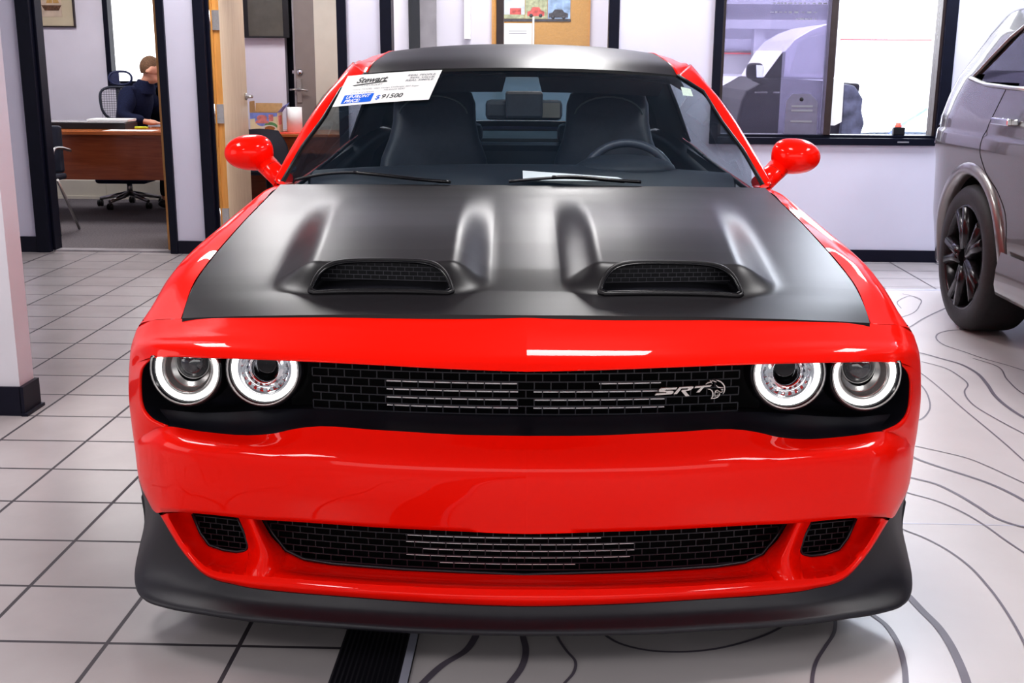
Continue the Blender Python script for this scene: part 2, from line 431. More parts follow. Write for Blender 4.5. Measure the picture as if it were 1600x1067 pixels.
# ---------------- front fascia (one red bumper cover: nose, corner frames, bumper, lip)
def PC(lst): return [P(q[0], q[1], q[2] + .011 * (1 - math.exp(-q[0] / 110))) if len(q) == 3 else tuple(q[:3]) for q in lst]   # a soft crease down the nose
seam = [P(604, 513, .475), (.975, .515, .70), (.985, .54, .66), (.988, .56, .64), (.99, .57, .60), (.99, .575, .56), (.988, .58, .53),
        (.986, .585, .50), (.985, .59, .46), (.984, .595, .42), (.98, .60, .37), (.965, .58, .31)]
N0 = PC([(0, 496.5, .22), (110, 497, .223), (225, 497.6, .232), (330, 498.2, .25), (415, 499.2, .275), (480, 500.2, .298), (537, 501.5, .335), (562, 503, .365), (585, 504.5, .405), (603, 512, .468)]) + [seam[0]]
N1 = PC([(0, 535, .13), (115, 534, .135), (232, 532, .15), (336, 530, .175), (422, 528, .205), (487, 526.5, .235), (548, 526, .285), (578, 527, .325), (600, 530, .375), (613, 540, .455)]) + [seam[1]]
N2 = PC([(0, 567, .078), (118, 565, .083), (237, 560.5, .10), (340, 556, .125), (427, 552, .153), (491, 549, .183), (552, 546.5, .228), (584, 546, .268), (604, 550, .32), (617, 561, .42)]) + [seam[2]]
N3 = PC([(0, 580.5, .068), (120, 577, .073), (240, 571.5, .09), (343, 567, .115), (430, 564, .143), (494, 562.5, .172), (548, 561, .212), (583, 562.5, .25), (605, 570, .32), (618, 580, .43)]) + [seam[3]]
EP = [N3[7:11],
      PC([(600, 582, .275), (609.5, 587, .33), (618.5, 600, .43)]) + [seam[4]],
      PC([(602, 610, .28), (610.5, 613, .33), (618, 625, .425)]) + [seam[5]],
      PC([(597, 643, .275), (608, 648, .322), (615, 655, .415)]) + [seam[6]],
      PC([(584, 659, .252), (603, 670, .312), (611.5, 683, .405)]) + [seam[7]],
      PC([(560, 670, .232), (595, 684, .302), (609, 700, .40)]) + [seam[8]]]
BG = PC([(0, 681, .105), (110, 679.5, .109), (228, 673.5, .122), (343, 669.7, .148), (368, 674, .155), (392, 679.5, .163), (417, 682.3, .170), (506, 677.5, .203)]) + EP[-1]
BC = PC([(0, 731, .045), (110, 730, .05), (228, 727, .065), (343, 718, .09), (368, 716, .096), (392, 714, .103), (417, 711, .11), (506, 703.5, .142), (560, 697, .182), (592, 698, .258), (607, 716, .385)]) + [seam[9]]
BM = PC([(0, 775, .041), (110, 774, .046), (228, 770, .061), (343, 763, .086), (368, 761, .092), (392, 759, .099), (417, 757, .106), (506, 750, .139), (557, 745, .178), (586, 746, .25), (602, 752, .37)]) + [seam[10]]
BT = PC([(0, 834, .058), (110, 830.5, .063), (228, 825.5, .078), (343, 818.5, .103), (368, 817, .109), (392, 816, .116), (411, 815, .122), (506, 806, .158), (545, 803.5, .182), (563, 804, .215), (579, 804, .30)]) + [seam[11]]
# lip
CR = PC([(0, 921, .045), (100, 920, .049), (190, 917, .06), (300, 911, .083), (350, 907.5, .098), (390, 904.5, .112), (412, 903, .12), (436, 901.5, .130), (455, 900, .137), (475, 897.5, .147), (490, 893, .157), (525, 862, .188), (560, 806, .218)])
CM = PC([(0, 935, .035), (100, 933.5, .039), (190, 929.5, .05), (300, 922.5, .073), (350, 919, .088), (390, 915.5, .102), (413, 914, .11), (437, 911.5, .12), (457, 908.5, .128), (478, 904.5, .139), (494, 898.5, .15), (529, 866, .185), (564, 808, .222)])
CB = PC([(0, 947, .045), (100, 944.5, .049), (190, 940, .06), (300, 932.5, .083), (350, 929, .098), (390, 925.5, .112), (414, 923, .12), (438, 919.5, .13), (458, 915, .14), (480, 910, .152), (497, 903, .165), (532, 868, .20), (569, 809, .235)])
IN = PC([(0, 898, .15), (100, 896, .154), (190, 891.5, .165), (300, 883.7, .19), (345, 877, .203), (373, 864, .212)])
FIN = [PC([(411, 815, .215), (428, 813.5, .128), (447, 812, .185)]),
       PC([(395, 841, .208), (416, 842, .128), (437, 835, .21)]),
       PC([(373, 864, .212), (405, 873, .123), (432, 858, .228)]),
       [CR[5], CR[6], CR[7]]]
DI = PC([(432, 858, .228), (449, 865, .236), (470, 863, .245), (492, 855, .257), (505, 835, .268), (519, 804, .275)])
for row in [N0, N1, N2, N3] + EP + [BG, BC, BM, BT]: row.append((row[-1][0] - .014, row[-1][1] + .045, row[-1][2]))
g = G()
g.patch([N0, N1, N2, N3], 5, 6, both=True)
fl = [(p[0], p[1] + .012, p[2] - .004) for p in N3[:8]]; fl2 = [(p[0] * .985, p[1] + .13, p[2] - .006) for p in N3[:8]]
g.patch([N3[:8], fl, fl2], 5, 1, mirror=True)
g.patch(EP, 4, 4, both=True)
gi = [r[0] for r in EP]
g.patch([gi, [(p[0] - .002, p[1] + .008, p[2]) for p in gi]], 4, 1, both=True)
g.patch([BG, BC, BM, BT], 5, 7, both=True)
bf = [(p[0] * .995, p[1] + .02, p[2] + .003) for p in BT[:11]]; bf2 = [(p[0] * .97, p[1] + .14, p[2] + .002) for p in BT[:11]]
g.patch([BT[:11], bf, bf2], 5, 2, mirror=True)
fm = [tuple(lerp(a, b, .55) for a, b in zip(p, q)) for p, q in zip(IN, CR[:6])]
fm = [(p[0], p[1], p[2] - .004) for p in fm]
fq = [tuple(lerp(a, b, .88) for a, b in zip(p, q)) for p, q in zip(IN, CR[:6])]
fq = [(p[0], p[1], p[2] + .002) for p in fq]
g.patch([IN, fm, fq, CR[:6]], 5, 3, mirror=True)
g.patch(FIN, 5, 4, both=True)
dm = [tuple(lerp(a, b, .5) for a, b in zip(p, q)) for p, q in zip(DI, CR[7:13])]
dm = [(p[0], p[1] + .018, p[2] - .006) for p in dm]
g.patch([DI, dm, CR[7:13]], 5, 4, both=True)
g.patch([CR, CM, CB], 4, 4, mirror=True)
cu_ = [(p[0] * .98, p[1] + .10, p[2] - .004) for p in CB]
g.patch([CB, cu_], 4, 1, mirror=True)
fascia = build('front_bumper_cover', g, 'red_paint', car, weld=True)
for e in fascia.data.edges:
    if all(abs(fascia.data.vertices[v].co.x) < 1e-4 for v in e.vertices): e.use_edge_sharp = True

# ---------------- front splitter
SI = [(p[0], p[1] + .004, p[2] - .003) for p in CB] + PV([(585, 790, .345), (594, 770, .40), (604, 748, .455)])
SO = PV([(0, 985.5, 0), (100, 984.5, .004), (190, 982, .014), (300, 975.5, .038), (350, 972.5, .052), (395, 969.5, .068), (430, 966.5, .082), (470, 961.5, .10), (506, 956, .122), (560, 947, .165), (590, 937, .205), (604.5, 917, .275), (605.5, 888, .345), (598.5, 853, .40), (591, 815, .43), (596, 776, .45)])
sm1 = [tuple(lerp(a, b, .4) for a, b in zip(p, q)) for p, q in zip(SI, SO)]
sm1 = [(p[0], p[1] + .006, p[2] - .008) for p in sm1]
g = G()
g.patch([SI, sm1, SO], 4, 5, mirror=True)
se = [(p[0] * 1.002, p[1] - .003, p[2] - .007) for p in SO]; sb = [(p[0] * .996, p[1] + .006, p[2] - .016) for p in SO]
su_ = [(p[0] * .8, p[1] + .25, max(.10, p[2] - .03)) for p in SO]
g.patch([SO, se, sb], 4, 2, mirror=True)
g.patch([sb, su_], 4, 1, mirror=True)
build('front_splitter', g, 'splitter_black', car, weld=True)
# ---------------- underbody and liners
g = G()
g.box(-.78, .78, .35, 4.85, .13, .24)
g.box(-.80, .80, .45, .58, .20, .66)
for s in (-1, 1): g.grid([[(s * BT[10][0] * .985, BT[10][1] + .05, BT[10][2]), (s * BT[11][0] * .99, BT[11][1], BT[11][2])], [(s * .80, .48, .15), (s * .87, .64, .15)]], 0)
build('underbody', g, 'dark_liner', car)

# ---------------- grille cavity surround (black)
MB_ = PV([(0, 649, .205), (110, 648, .208), (228, 645, .218), (343, 641, .236), (368, 641, .24), (392, 642, .244), (417, 644, .25), (506, 648, .27), (592, 640, .335)])
g = G()
gmid = [tuple(lerp(a, b, .5) for a, b in zip(p, q)) for p, q in zip(BG[:9], MB_)]
gmid = [(p[0], p[1] + .01, p[2] - .004) for p in gmid]
g.patch([[(p[0], p[1] + .002, p[2] - .001) for p in BG[:9]], gmid, MB_], 5, 4, mirror=True)
back = [(p[0] * 1.04, p[1] + .13, .74) for p in MB_]
g.patch([MB_, [(p[0] * 1.02, p[1] + .12, p[2] + .0) for p in MB_], back], 4, 2, mirror=True)
# side wall beside the outer lamps
gw = [(p[0] - .002, p[1] + .007, p[2]) for p in gi]
g.patch([gw, [(p[0] * .93, .40, p[2]) for p in gi]], 3, 2, both=True)
surround = build('grille_surround', g, 'satin_black', car)

# ---------------- brick-pattern meshes
def brick_mesh(g, f, inside, u0, u1, vs, du, r=.0016, step=.02):
    """bars along u at each v, staggered uprights between them; f(u,v)->point"""
    for i, v in enumerate(vs):
        run = []
        n = int((u1 - u0) / step)
        for k in range(n + 1):
            u = lerp(u0, u1, k / n)
            if inside(u, v): run.append(f(u, v))
            else:
                if len(run) > 1: g.tube(run, r, 4)
                run = []
        if len(run) > 1: g.tube(run, r, 4)
        if i + 1 < len(vs):
            off = (i % 2) * du / 2
            k0 = int(u0 / du) - 1
            while k0 * du + off < u1:
                u = k0 * du + off; k0 += 1
                if u < u0: continue
                if inside(u, v) and inside(u, vs[i + 1]): g.tube([f(u, v), f(u, vs[i + 1])], r * .9, 4)
def ybow(x, y0): x = abs(x); return y0 + .03 * (x / .35) ** 2 * .72 + (0.0 if x < .5 else .25 * (x - .5) ** 2)
zt = [.580 + .0196 * i for i in range(7)]
g = G()
brick_mesh(g, lambda u, v: (u, ybow(u, .203), v), lambda u, v: abs(u) < .505, -.52, .52, zt, .0385, .0021)
grille = build('upper_grille_mesh', g, 'mesh_black', car)
g = G()
for i, z in enumerate([.5925, .6121, .6317, .6513]):
    for s in (-1, 1):
        e = .325 if i < 3 else .315
        a0 = .018 if i < 3 else (.17 if s > 0 else .20)
        if i == 3 and s < 0: a0, e = .02, .325
        g.tube([(s * lerp(a0, e, t / 6), ybow(lerp(a0, e, t / 6), .2125), z) for t in range(7)], .0021, 4)
build('radiator', g, 'radiator_silver', car)
g = G(); g.box(-.56, .56, .29, .31, .55, .72); build('grille_backing', g, 'void_black', car)

# lower intake: centre
LI = PV([(0, 898, .148), (190, 891.5, .163), (300, 883.7, .188), (345, 877, .201), (373, 864, .21), (395, 841, .208), (411, 815, .215)])
lx = [p[0] for p in LI]; lz = [p[2] for p in LI]
def zlow(x): return pl(lx, lz, abs(x))
def lowy(u): return .153 + .20 * abs(u) ** 2
def inlow(u, v):
    return abs(u) < lx[-1] and v > zlow(u) - .002
vs = [.196 + .0165 * i for i in range(9)]
g = G()
brick_mesh(g, lambda u, v: (u, lowy(u), v), inlow, -lx[-1], lx[-1], vs, .037, .0019)
rim = [(p[0], lowy(p[0]) - .002, p[2]) for p in LI]
g.tube([(-p[0], p[1], p[2]) for p in reversed(rim)] + rim[1:], .004, 6)
build('lower_grille_mesh', g, 'mesh_black', car)
g = G()
for i, z in enumerate([.222, .2385, .255, .2715, .288]):
    a, b = [(-.20, .12), (-.28, .25), (-.24, .26), (-.28, .26), (-.28, .18)][i]
    g.tube([(lerp(a, b, t / 8), lowy(lerp(a, b, t / 8)) + .010, z + .001) for t in range(9)], .0024, 4)
build('intercooler', g, 'radiator_silver', car)
g = G()
g.grid([[(x, lowy(x) + .075, z) for x in np.linspace(-.64, .64, 17)] for z in (.16, .42)], 0)
g.grid([[(x, y, .165) for x in np.linspace(-.64, .64, 9)] for y in (.16, .30)], 0)
build('intake_backing', g, 'void_black', car)
# brake ducts
DD = PV([(448, 812, .24), (437, 835, .24), (431, 853, .24), (434, 862, .24), (449, 865, .242), (470, 863, .248), (492, 855, .259), (505, 835, .27), (517, 805, .277)])
for s in (-1, 1):
    g = G()
    poly = [(p[0], p[2]) for p in DD]
    def inpoly(x, z):
        c = False; n = len(poly)
        for i in range(n):
            a, b = poly[i], poly[(i + 1) % n]
            if (a[1] > z) != (b[1] > z) and x < (b[0] - a[0]) * (z - a[1]) / (b[1] - a[1]) + a[0]: c = not c
        return c
    fy = lambda u: .236 + .03 * ((u - .66) / .12)
    x0, x1 = min(p[0] for p in poly), max(p[0] for p in poly)
    brick_mesh(g, lambda u, v: (s * u, fy(u), v), lambda u, v: inpoly(u, v), x0, x1, [.222 + .0145 * i for i in range(8)], .03, .0016, .004)
    g.tube([(s * p[0], fy(p[0]) - .003, p[2]) for p in DD], .004, 6)
    o = build('brake_duct_mesh', g, 'mesh_black', car)
    g = G()
    g.poly([(s * (.52), .30, .17), (s * .86, .34, .17), (s * .86, .34, .36), (s * .52, .30, .36)])
    if s > 0:
        for i in range(3): g.box(.645 + .004 * i, .675 + .002 * i, .262, .266, .285 - .022 * i, .297 - .022 * i, 1)
    build('duct_backing', g, ['void_black', 'radiator_silver'], o)

# ---------------- headlights
def headlight(dx, py, Y, inner, s):
    c = P(dx, py, Y); c = (s * c[0], c[1], c[2]); zcut = .718 if inner else .700
    def clip(g): g.v = [(q[0], q[1], min(q[2], zcut)) for q in g.v]
    ax = Vector((s * (.03 if inner else .10), -1, .10)).normalized()
    g = G()   # dark outer housing ring
    g.lathe(c, ax, [(.092, -.06), (.092, -.01), (.088, .004), (.081, .004), (.078, -.012), (.074, -.014)], 40)
    clip(g); hl = build('headlight', g, 'gloss_black', car)
    hl['label'] = 'round headlight with a lit white ring'
    g = G()
    g.lathe(c, ax, [(.0845, .0075), (.0825, .0095), (.0805, .0075), (.0825, .0055), (.0845, .0075)], 40)
    clip(g); build('trim_ring', g, 'brushed_steel', hl)
    g = G()
    g.lathe(c, ax, [(.0775, -.010), (.0755, -.003), (.071, -.001), (.0665, -.004), (.066, -.012)], 48)
    clip(g); build('halo_ring', g, 'halo_white', hl)
    g = G()
    if not inner:
        g.lathe(c, ax, [(.066, -.012), (.060, -.005), (.055, -.012), (.050, -.03), (.047, -.032), (.036, -.036)], 40)
        clip(g); build('reflector_bowl', g, 'lamp_bowl', hl)
        g = G()
        cc = Vector(c) + ax * -.036 + Vector((s * -.004, 0, .012))
        g.lathe(cc, ax, [(.0385, -.01), (.0385, 0), (.034, .010), (.026, .018), (.014, .023), (.0002, .025)], 36)
        clip(g); build('projector_lens', g, 'lamp_lens', hl)
        g = G(); g.lathe(cc, ax, [(.041, -.012), (.041, .003), (.0385, .003), (.0385, -.004)], 36)
        clip(g); build('lens_ring', g, 'brushed_steel', hl)
    else:
        g.lathe(c, ax, [(.066, -.012), (.060, -.008), (.052, -.022), (.043, -.026), (.036, -.014), (.034, -.014), (.031, -.04), (.031, -.07), (.0002, -.072)], 40)
        # small facets round the bowl
        for k in range(20):
            a = 2 * PI * k / 20
            u = Vector((1, 0, 0)); w = ax.cross(u).normalized()
            q = Vector(c) + ax * -.015 + (u * math.cos(a) + w * math.sin(a)) * .0505
            g.obox(q, u * math.cos(a) + w * math.sin(a), ax, (u * -math.sin(a) + w * math.cos(a)), .003, .004, .004)
        clip(g); build('reflector_bowl', g, 'chrome', hl)
        g = G()
        g.lathe(Vector(c) + ax * -.030 + Vector((s * -.004, 0, .012)), ax, [(.0235, 0), (.0235, .012), (.020, .013), (.0002, .013)], 30)
        clip(g); build('bulb_shield', g, 'gloss_black', hl)
    return hl
for s in (-1, 1):
    headlight(531, 580, .250, False, s)
    headlight(410.5, 580, .225, True, s)

# ---------------- grille badge: letters and animal-head emblem
zb = lambda px, py: P(px - 821.5, py + 1.0, .190)
def bz(zx, zy): return zb(1010 + zx / 8.889, 570 + zy / 8.889)
def letters(g, pts, th=.005):
    a = [bz(*q) for q in pts]; a = [(p[0], ybow(p[0], .190), p[2]) for p in a]
    b = [(p[0], p[1] + th, p[2]) for p in a]
    n = len(a); i0 = g.add(a + b); g.face(range(i0, i0 + n)); g.face(list(range(i0 + n, i0 + 2 * n))[::-1])
    for i in range(n): g.face((i0 + i, i0 + (i + 1) % n, i0 + n + (i + 1) % n, i0 + n + i))
def stroke(g, pts, w):
    """ribbon with changing width drawn in badge pixels"""
    k = len(pts); L, R = [], []
    ww = w if isinstance(w, list) else [w] * k
    for i in range(k):
        a, b = pts[max(0, i - 1)], pts[min(k - 1, i + 1)]
        dx, dy = b[0] - a[0], b[1] - a[1]; l = math.hypot(dx, dy) or 1
        nx, ny = -dy / l * ww[i] / 2, dx / l * ww[i] / 2
        L.append((pts[i][0] + nx, pts[i][1] + ny)); R.append((pts[i][0] - nx, pts[i][1] - ny))
    for i in range(k - 1): letters(g, [L[i], L[i + 1], R[i + 1], R[i]])
g = G()
letters(g, [(445, 326), (428, 352), (285, 352), (268, 362), (275, 368), (372, 370), (392, 380), (388, 398), (362, 418), (125, 428), (150, 402), (285, 398), (292, 390), (284, 384), (196, 382), (180, 370), (192, 345), (222, 328)])
letters(g, [(475, 323), (520, 321), (440, 418), (390, 418)])
letters(g, [(520, 321), (650, 316), (680, 322), (672, 336), (640, 366), (605, 376), (560, 380), (500, 382), (512, 362), (580, 360), (600, 350), (606, 342), (590, 340), (505, 342)])
letters(g, [(505, 382), (560, 380), (620, 450), (565, 453)])
letters(g, [(702, 318), (938, 308), (912, 331), (690, 341)])
letters(g, [(785, 335), (828, 333), (763, 403), (715, 405)])
build('badge_lettering', g, 'badge_silver', car)
g = G()
stroke(g, [(850, 294), (880, 275), (915, 268), (935, 272), (950, 290)], [4, 14, 14, 10, 2])
stroke(g, [(908, 238), (928, 256), (955, 246), (988, 262), (1010, 268)], [3, 14, 13, 12, 4])
stroke(g, [(998, 238), (1030, 248), (1070, 268), (1100, 295), (1122, 330), (1128, 375), (1118, 410), (1102, 440)], [3, 15, 17, 18, 17, 15, 14, 3])
stroke(g, [(878, 362), (915, 366), (942, 388), (957, 425), (955, 465), (928, 502)], [4, 13, 17, 18, 17, 3])
stroke(g, [(930, 498), (985, 494), (1025, 480), (1048, 455), (1062, 430)], [5, 13, 15, 14, 4])
stroke(g, [(1000, 312), (1030, 340), (1060, 348), (1112, 350)], [4, 16, 12, 4])
stroke(g, [(980, 470), (985, 420), (995, 392), (1020, 384), (1042, 398)], [7, 10, 12, 10, 6])
stroke(g, [(1042, 398), (1060, 415), (1085, 412), (1100, 400)], [8, 10, 12, 4])
for q in ([(996, 400), (1012, 402), (1004, 425)], [(1020, 400), (1034, 405), (1022, 428)], [(992, 472), (1006, 468), (1002, 446)], [(1016, 466), (1034, 458), (1024, 438)], [(1040, 448), (1056, 436), (1044, 424)], [(1070, 372), (1108, 372), (1090, 392)]): letters(g, q)
build('badge_emblem', g, 'badge_silver', car)

# ---------------- hood
def zc(y): return pl([.20, .225, .30, .37, .5, .7, .85, 1.0, 1.2, 1.35, 1.43], [.808, .812, .825, .836, .862, .898, .921, .942, .966, .980, .984], y)
he_y = np.linspace(.335, 1.52, 25)
he_z = [pl([.335, .42, .55, .8, 1.1, 1.35, 1.52], [.7735, .795, .822, .868, .918, .953, .972], y) for y in he_y]
def py_of(y, z): return 533.5 + F * math.tan(math.atan((CAM[2] - z) / (y - CAM[1])) - PITCH)
def x_of(dx, y, z): return dx * ((y - CAM[1]) * math.cos(PITCH) - (z - CAM[2]) * math.sin(PITCH)) / F
HE = ([292, 305, 318, 352, 397, 438, 476, 501], [379, 393, 406, 440, 480, 513, 531, 537])
he_x = [x_of(pl(HE[0], HE[1], py_of(y, z)), y, z) for y, z in zip(he_y, he_z)]
he_x = list(np.convolve(np.pad(he_x, 2, mode='edge'), [.1, .2, .4, .2, .1], 'valid')); he_x[0] = N0[6][0] - .003; he_x[-1] = he_x[-1] * 1.0
YC0, YC1 = .222, 1.43
def edge(v): 
    y = lerp(.335, 1.52, v)
    return np.interp(y, he_y, he_x), y, np.interp(y, he_y, he_z)
def hood_base(u, v):
    xe, ye, ze = edge(v); yc = lerp(YC0, YC1, v)
    x = xe * u; y = yc + (ye - yc) * abs(u) ** 2
    z0 = zc(yc); z = z0 + (ze - z0) * abs(u) ** 2.3
    return x, y, z
XS = .352
def yoff(ax): return .11 * (ax - XS)
def mound(x, y):
    ax = abs(x); y = y - yoff(ax)
    widen = .03 * sstep((y - .45) / .7)
    b = sstep((ax - (XS - .275)) / .11) * (1 - sstep((ax - (XS + .165 + widen)) / .13))
    k = abs((ax - XS) / .20)
    y0 = .362 + .012 * min(1.5, k) ** 4
    up = max(0, min(1, (y - y0) / .076)); up = up * up * (3 - 2 * up) * .85 + up * .15
    dn = 1 - sstep((y - .60) / .78)
    return .056 * b * up * (dn * .9 + .1 * max(0, 1 - max(0, (y - .6)) / .75))
def hood_pt(u, v):
    x, y, z = hood_base(u, v)
    # gentle central dome
    z += .008 * (1 - sstep((abs(x) - .04) / .22)) * sstep((y - .28) / .25) * (1 - sstep((y - .9) / .45))
    # side crease behind the mound
    return (x, y, z + mound(x, y))
def hood_at(x, y):
    lo, hi = 0.0, 1.0
    for _ in range(30):
        v = (lo + hi) / 2; xe, ye, ze = edge(v)
        u = min(1, abs(x) / xe)
        if hood_base(u, v)[1] < y: lo = v
        else: hi = v
    return hood_pt(abs(x) / edge(lo)[0], lo)[2]
def in_D(x, y, m=0.0):
    s = abs(abs(x) - XS) / (.176 + m); t = (y - yoff(abs(x)) - .372 + m) / (.066 + 2 * m)
    return s < 1 and 0 < t < (1 - s ** 4.0) ** .5
us = sorted(set(list(np.linspace(0, .10, 5)) + list(np.linspace(.10, .75, 118)) + list(np.linspace(.75, 1, 12))))
vs_ = sorted(set(list(np.linspace(0, .10, 10)) + list(np.linspace(.10, .24, 56)) + list(np.linspace(.24, 1, 60))))
uu = [-u for u in reversed(us[1:])] + us
pts = [[hood_pt(u, v) for u in uu] for v in vs_]
def skipf(i, j):
    c = [(pts[i][j][k] + pts[i + 1][j + 1][k]) / 2 for k in range(2)]
    return in_D(c[0], c[1])
g = G()
g.grid(pts, 0, True, skip=skipf)
hr = [(p[0], p[1] - .002, p[2] - .012) for p in pts[0]]
g.grid([pts[0], hr], 0, True)
for s in (0, -1): g.grid([[r[s] for r in pts], [(r[s][0], r[s][1], r[s][2] - .012) for r in pts]], 0, True)
hood = build('hood', g, 'matte_black', car)
def D_outline(s, m=0.0, n=14):
    out = []
    W_, H_ = .176 + m, .066 + 2 * m; y0 = .372 - m
    for i in range(n + 1):                       # bottom edge, left to right with rounded corners
        a = -1 + 2 * i / n; a = max(-.93, min(.93, a))
        out.append((s * XS + W_ * a, y0))
    for i in range(2 * n + 1):
        a = math.cos(PI * i / (2 * n)); a = math.copysign(abs(a) ** .75, a)
        t = (1 - min(1, abs(a)) ** 4.0) ** .5
        out.append((s * XS + W_ * a, y0 + H_ * max(t, .12)))
    return [(x, y + yoff(abs(x))) for x, y in out]
for s in (-1, 1):
    ol = D_outline(s, .0)
    ring = [(x, y, hood_at(x, y) + .002) for x, y in ol]
    g = G(); g.tube(ring, .0058, 8, closed=True)
    sc_ = build('hood_scoop', g, 'matte_black', car)
    g = G()
    ol2 = D_outline(s, -.006)
    r0 = [(x, y - .001, hood_at(x, y) - .001) for x, y in ol2]
    g.tube([(p[0], p[1] - .003, p[2] + .004) for p in r0], .0026, 6, closed=True)
    build('scoop_trim', g, 'gloss_black', sc_)
    g = G()
    r1 = [(s * XS + (p[0] - s * XS) * .97, .488 + yoff(abs(p[0])), .842 + (p[2] - .836) * .95) for p in r0]
    g.grid([r0, r1], 0, True, cu=True); g.poly(r1)
    build('scoop_duct', g, 'satin_black', sc_)
    g = G()
    def ins(u, v, s=s):
        k = abs(u - s * XS) / .165
        return k < 1 and .843 < v < .848 + .046 * (1 - k ** 3) ** .6
    brick_mesh(g, lambda u, v: (u, .470 + yoff(abs(u)), v), ins, s * XS - .17, s * XS + .17, [.846, .857, .868, .879, .890], .0215, .0011, .004)
    build('scoop_mesh', g, 'mesh_grey', sc_)

# ---------------- fenders, doors, quarters (body sides)
crown = [(.475,) + tuple(P(604, 513, .475)[i] for i in (0, 2))] + [(.55, .940, .788), (.65, .940, .820), (.9, .945, .850), (1.2, .928, .885), (1.4, .884, .934), (1.52, .842, .962)]
cy = [c[0] for c in crown]; cx = [c[1] for c in crown]; cz = [c[2] for c in crown]
def arch_lip(yw, r, s, g, x):
    g.tube([(s * x, yw + r * math.cos(a), .36 + r * math.sin(a)) for a in np.linspace(-.25, PI + .25, 26)], .010, 6)
def side_section(y):
    """half cross-section of the flank at y: belt, shoulder, bulge, waist, rocker"""
    if y <= 1.52:
        bx, bz = np.interp(y, he_y, he_x) + .004, np.interp(y, he_y, he_z)
        sx, sz = np.interp(y, cy, cx), np.interp(y, cy, cz)
    else:
        bx = pl([1.52, 1.7, 2.2, 3.0, 3.5, 4.0, 4.5, 4.9, 5.0], [.785, .82, .845, .85, .845, .82, .78, .72, .68], y)
        bz = pl([1.52, 1.7, 2.2, 3.0, 3.5, 4.0, 4.5, 4.9, 5.0], [.972, .940, .940, .972, 1.0, 1.03, 1.035, 1.02, .97], y)
        sx = pl([1.52, 1.7, 2.2, 3.0, 3.5, 4.0, 4.5, 4.9, 5.0], [.842, .88, .90, .91, .93, .94, .91, .83, .76], y)
        sz = pl([1.52, 1.8, 2.4, 3.0, 3.5, 4.0, 4.5, 4.9, 5.0], [.962, .905, .895, .905, .93, .94, .93, .90, .86], y)
    m = pl([.47, .9, 1.5, 2.2, 3.2, 3.9, 4.5, 4.9, 5.0], [.99, .975, .955, .945, .95, .975, .955, .88, .80], y)
    lo = pl([.47, .7, 1.5, 3.2, 4.4, 4.9, 5.0], [.985, .965, .945, .945, .955, .87, .80], y)
    rk = pl([.47, .7, 1.5, 3.2, 4.4, 4.9, 5.0], [.95, .93, .915, .915, .90, .82, .76], y)
    return [(bx, y, bz), (lerp(bx, sx, .5), y, lerp(bz, sz, .5) + .010), (sx, y, sz), (m, y, .66), (lo, y, .45), (rk, y, .21)]
def side_net(ys):
    rows = [side_section(y) for y in ys]
    return [list(r) for r in zip(*rows)]
def flank(name, ys, s, m='red_paint', first=None, su=6):
    net = side_net(ys)
    if first:
        for r, p in zip(net, first): r[0] = p
    net = [[(s * p[0], p[1], p[2]) for p in r] for r in net]
    A = interp(net, su, 5)
    def sk(i, j):
        c = (A[i][j] + A[i + 1][j + 1]) / 2
        for yw in (1.0, 3.95):
            if c[2] < .75 and (c[1] - yw) ** 2 + (c[2] - .36) ** 2 < .40 ** 2: return True
        return False
    g = G(); g.grid(A, 0, True, skip=sk)
    for yw in (1.0, 3.95):
        if min(ys) < yw < max(ys): arch_lip(yw, .405, s, g, .958)
    return build(name, g, m, car)
for s in (-1, 1):
    first = [(N0[6][0] + .003, N0[6][1], N0[6][2]), N0[8], seam[0], seam[4], seam[8], (.95, .60, .25)]
    fnd = flank('front_fender', [.40, .55, .68, .9, 1.1, 1.3, 1.44, 1.56], s, first=first, su=9)
    d = shell(flank('door', [1.564, 1.8, 2.2, 2.7, 3.0], s), s)
    g = G(); g.tube([(s * .965, 2.68, .84), (s * .985, 2.70, .845), (s * .985, 2.84, .845), (s * .965, 2.86, .84)], .011, 8); build('door_handle', g, 'red_paint', d)
    shell(flank('rear_quarter_panel', [3.004, 3.3, 3.7, 4.0, 4.3, 4.6, 4.85, 5.0], s, su=8), s)
# rear deck and tail
g = G()
tl = [side_section(y)[0] for y in (4.33, 4.45, 4.6, 4.85, 5.0)]
rows = [[(p[0] * u, p[1], p[2] + .02 * (1 - u * u)) for u in np.linspace(-1, 1, 13)] for p in tl]
g.grid(rows, 0)
sec = side_section(5.0); tail = [[(p[0] * u, 5.0 + .05 * (1 - u * u), p[2]) for u in np.linspace(-1, 1, 13)] for p in sec]
g.grid(tail, 0)
build('trunk_lid', g, 'matte_black', car)

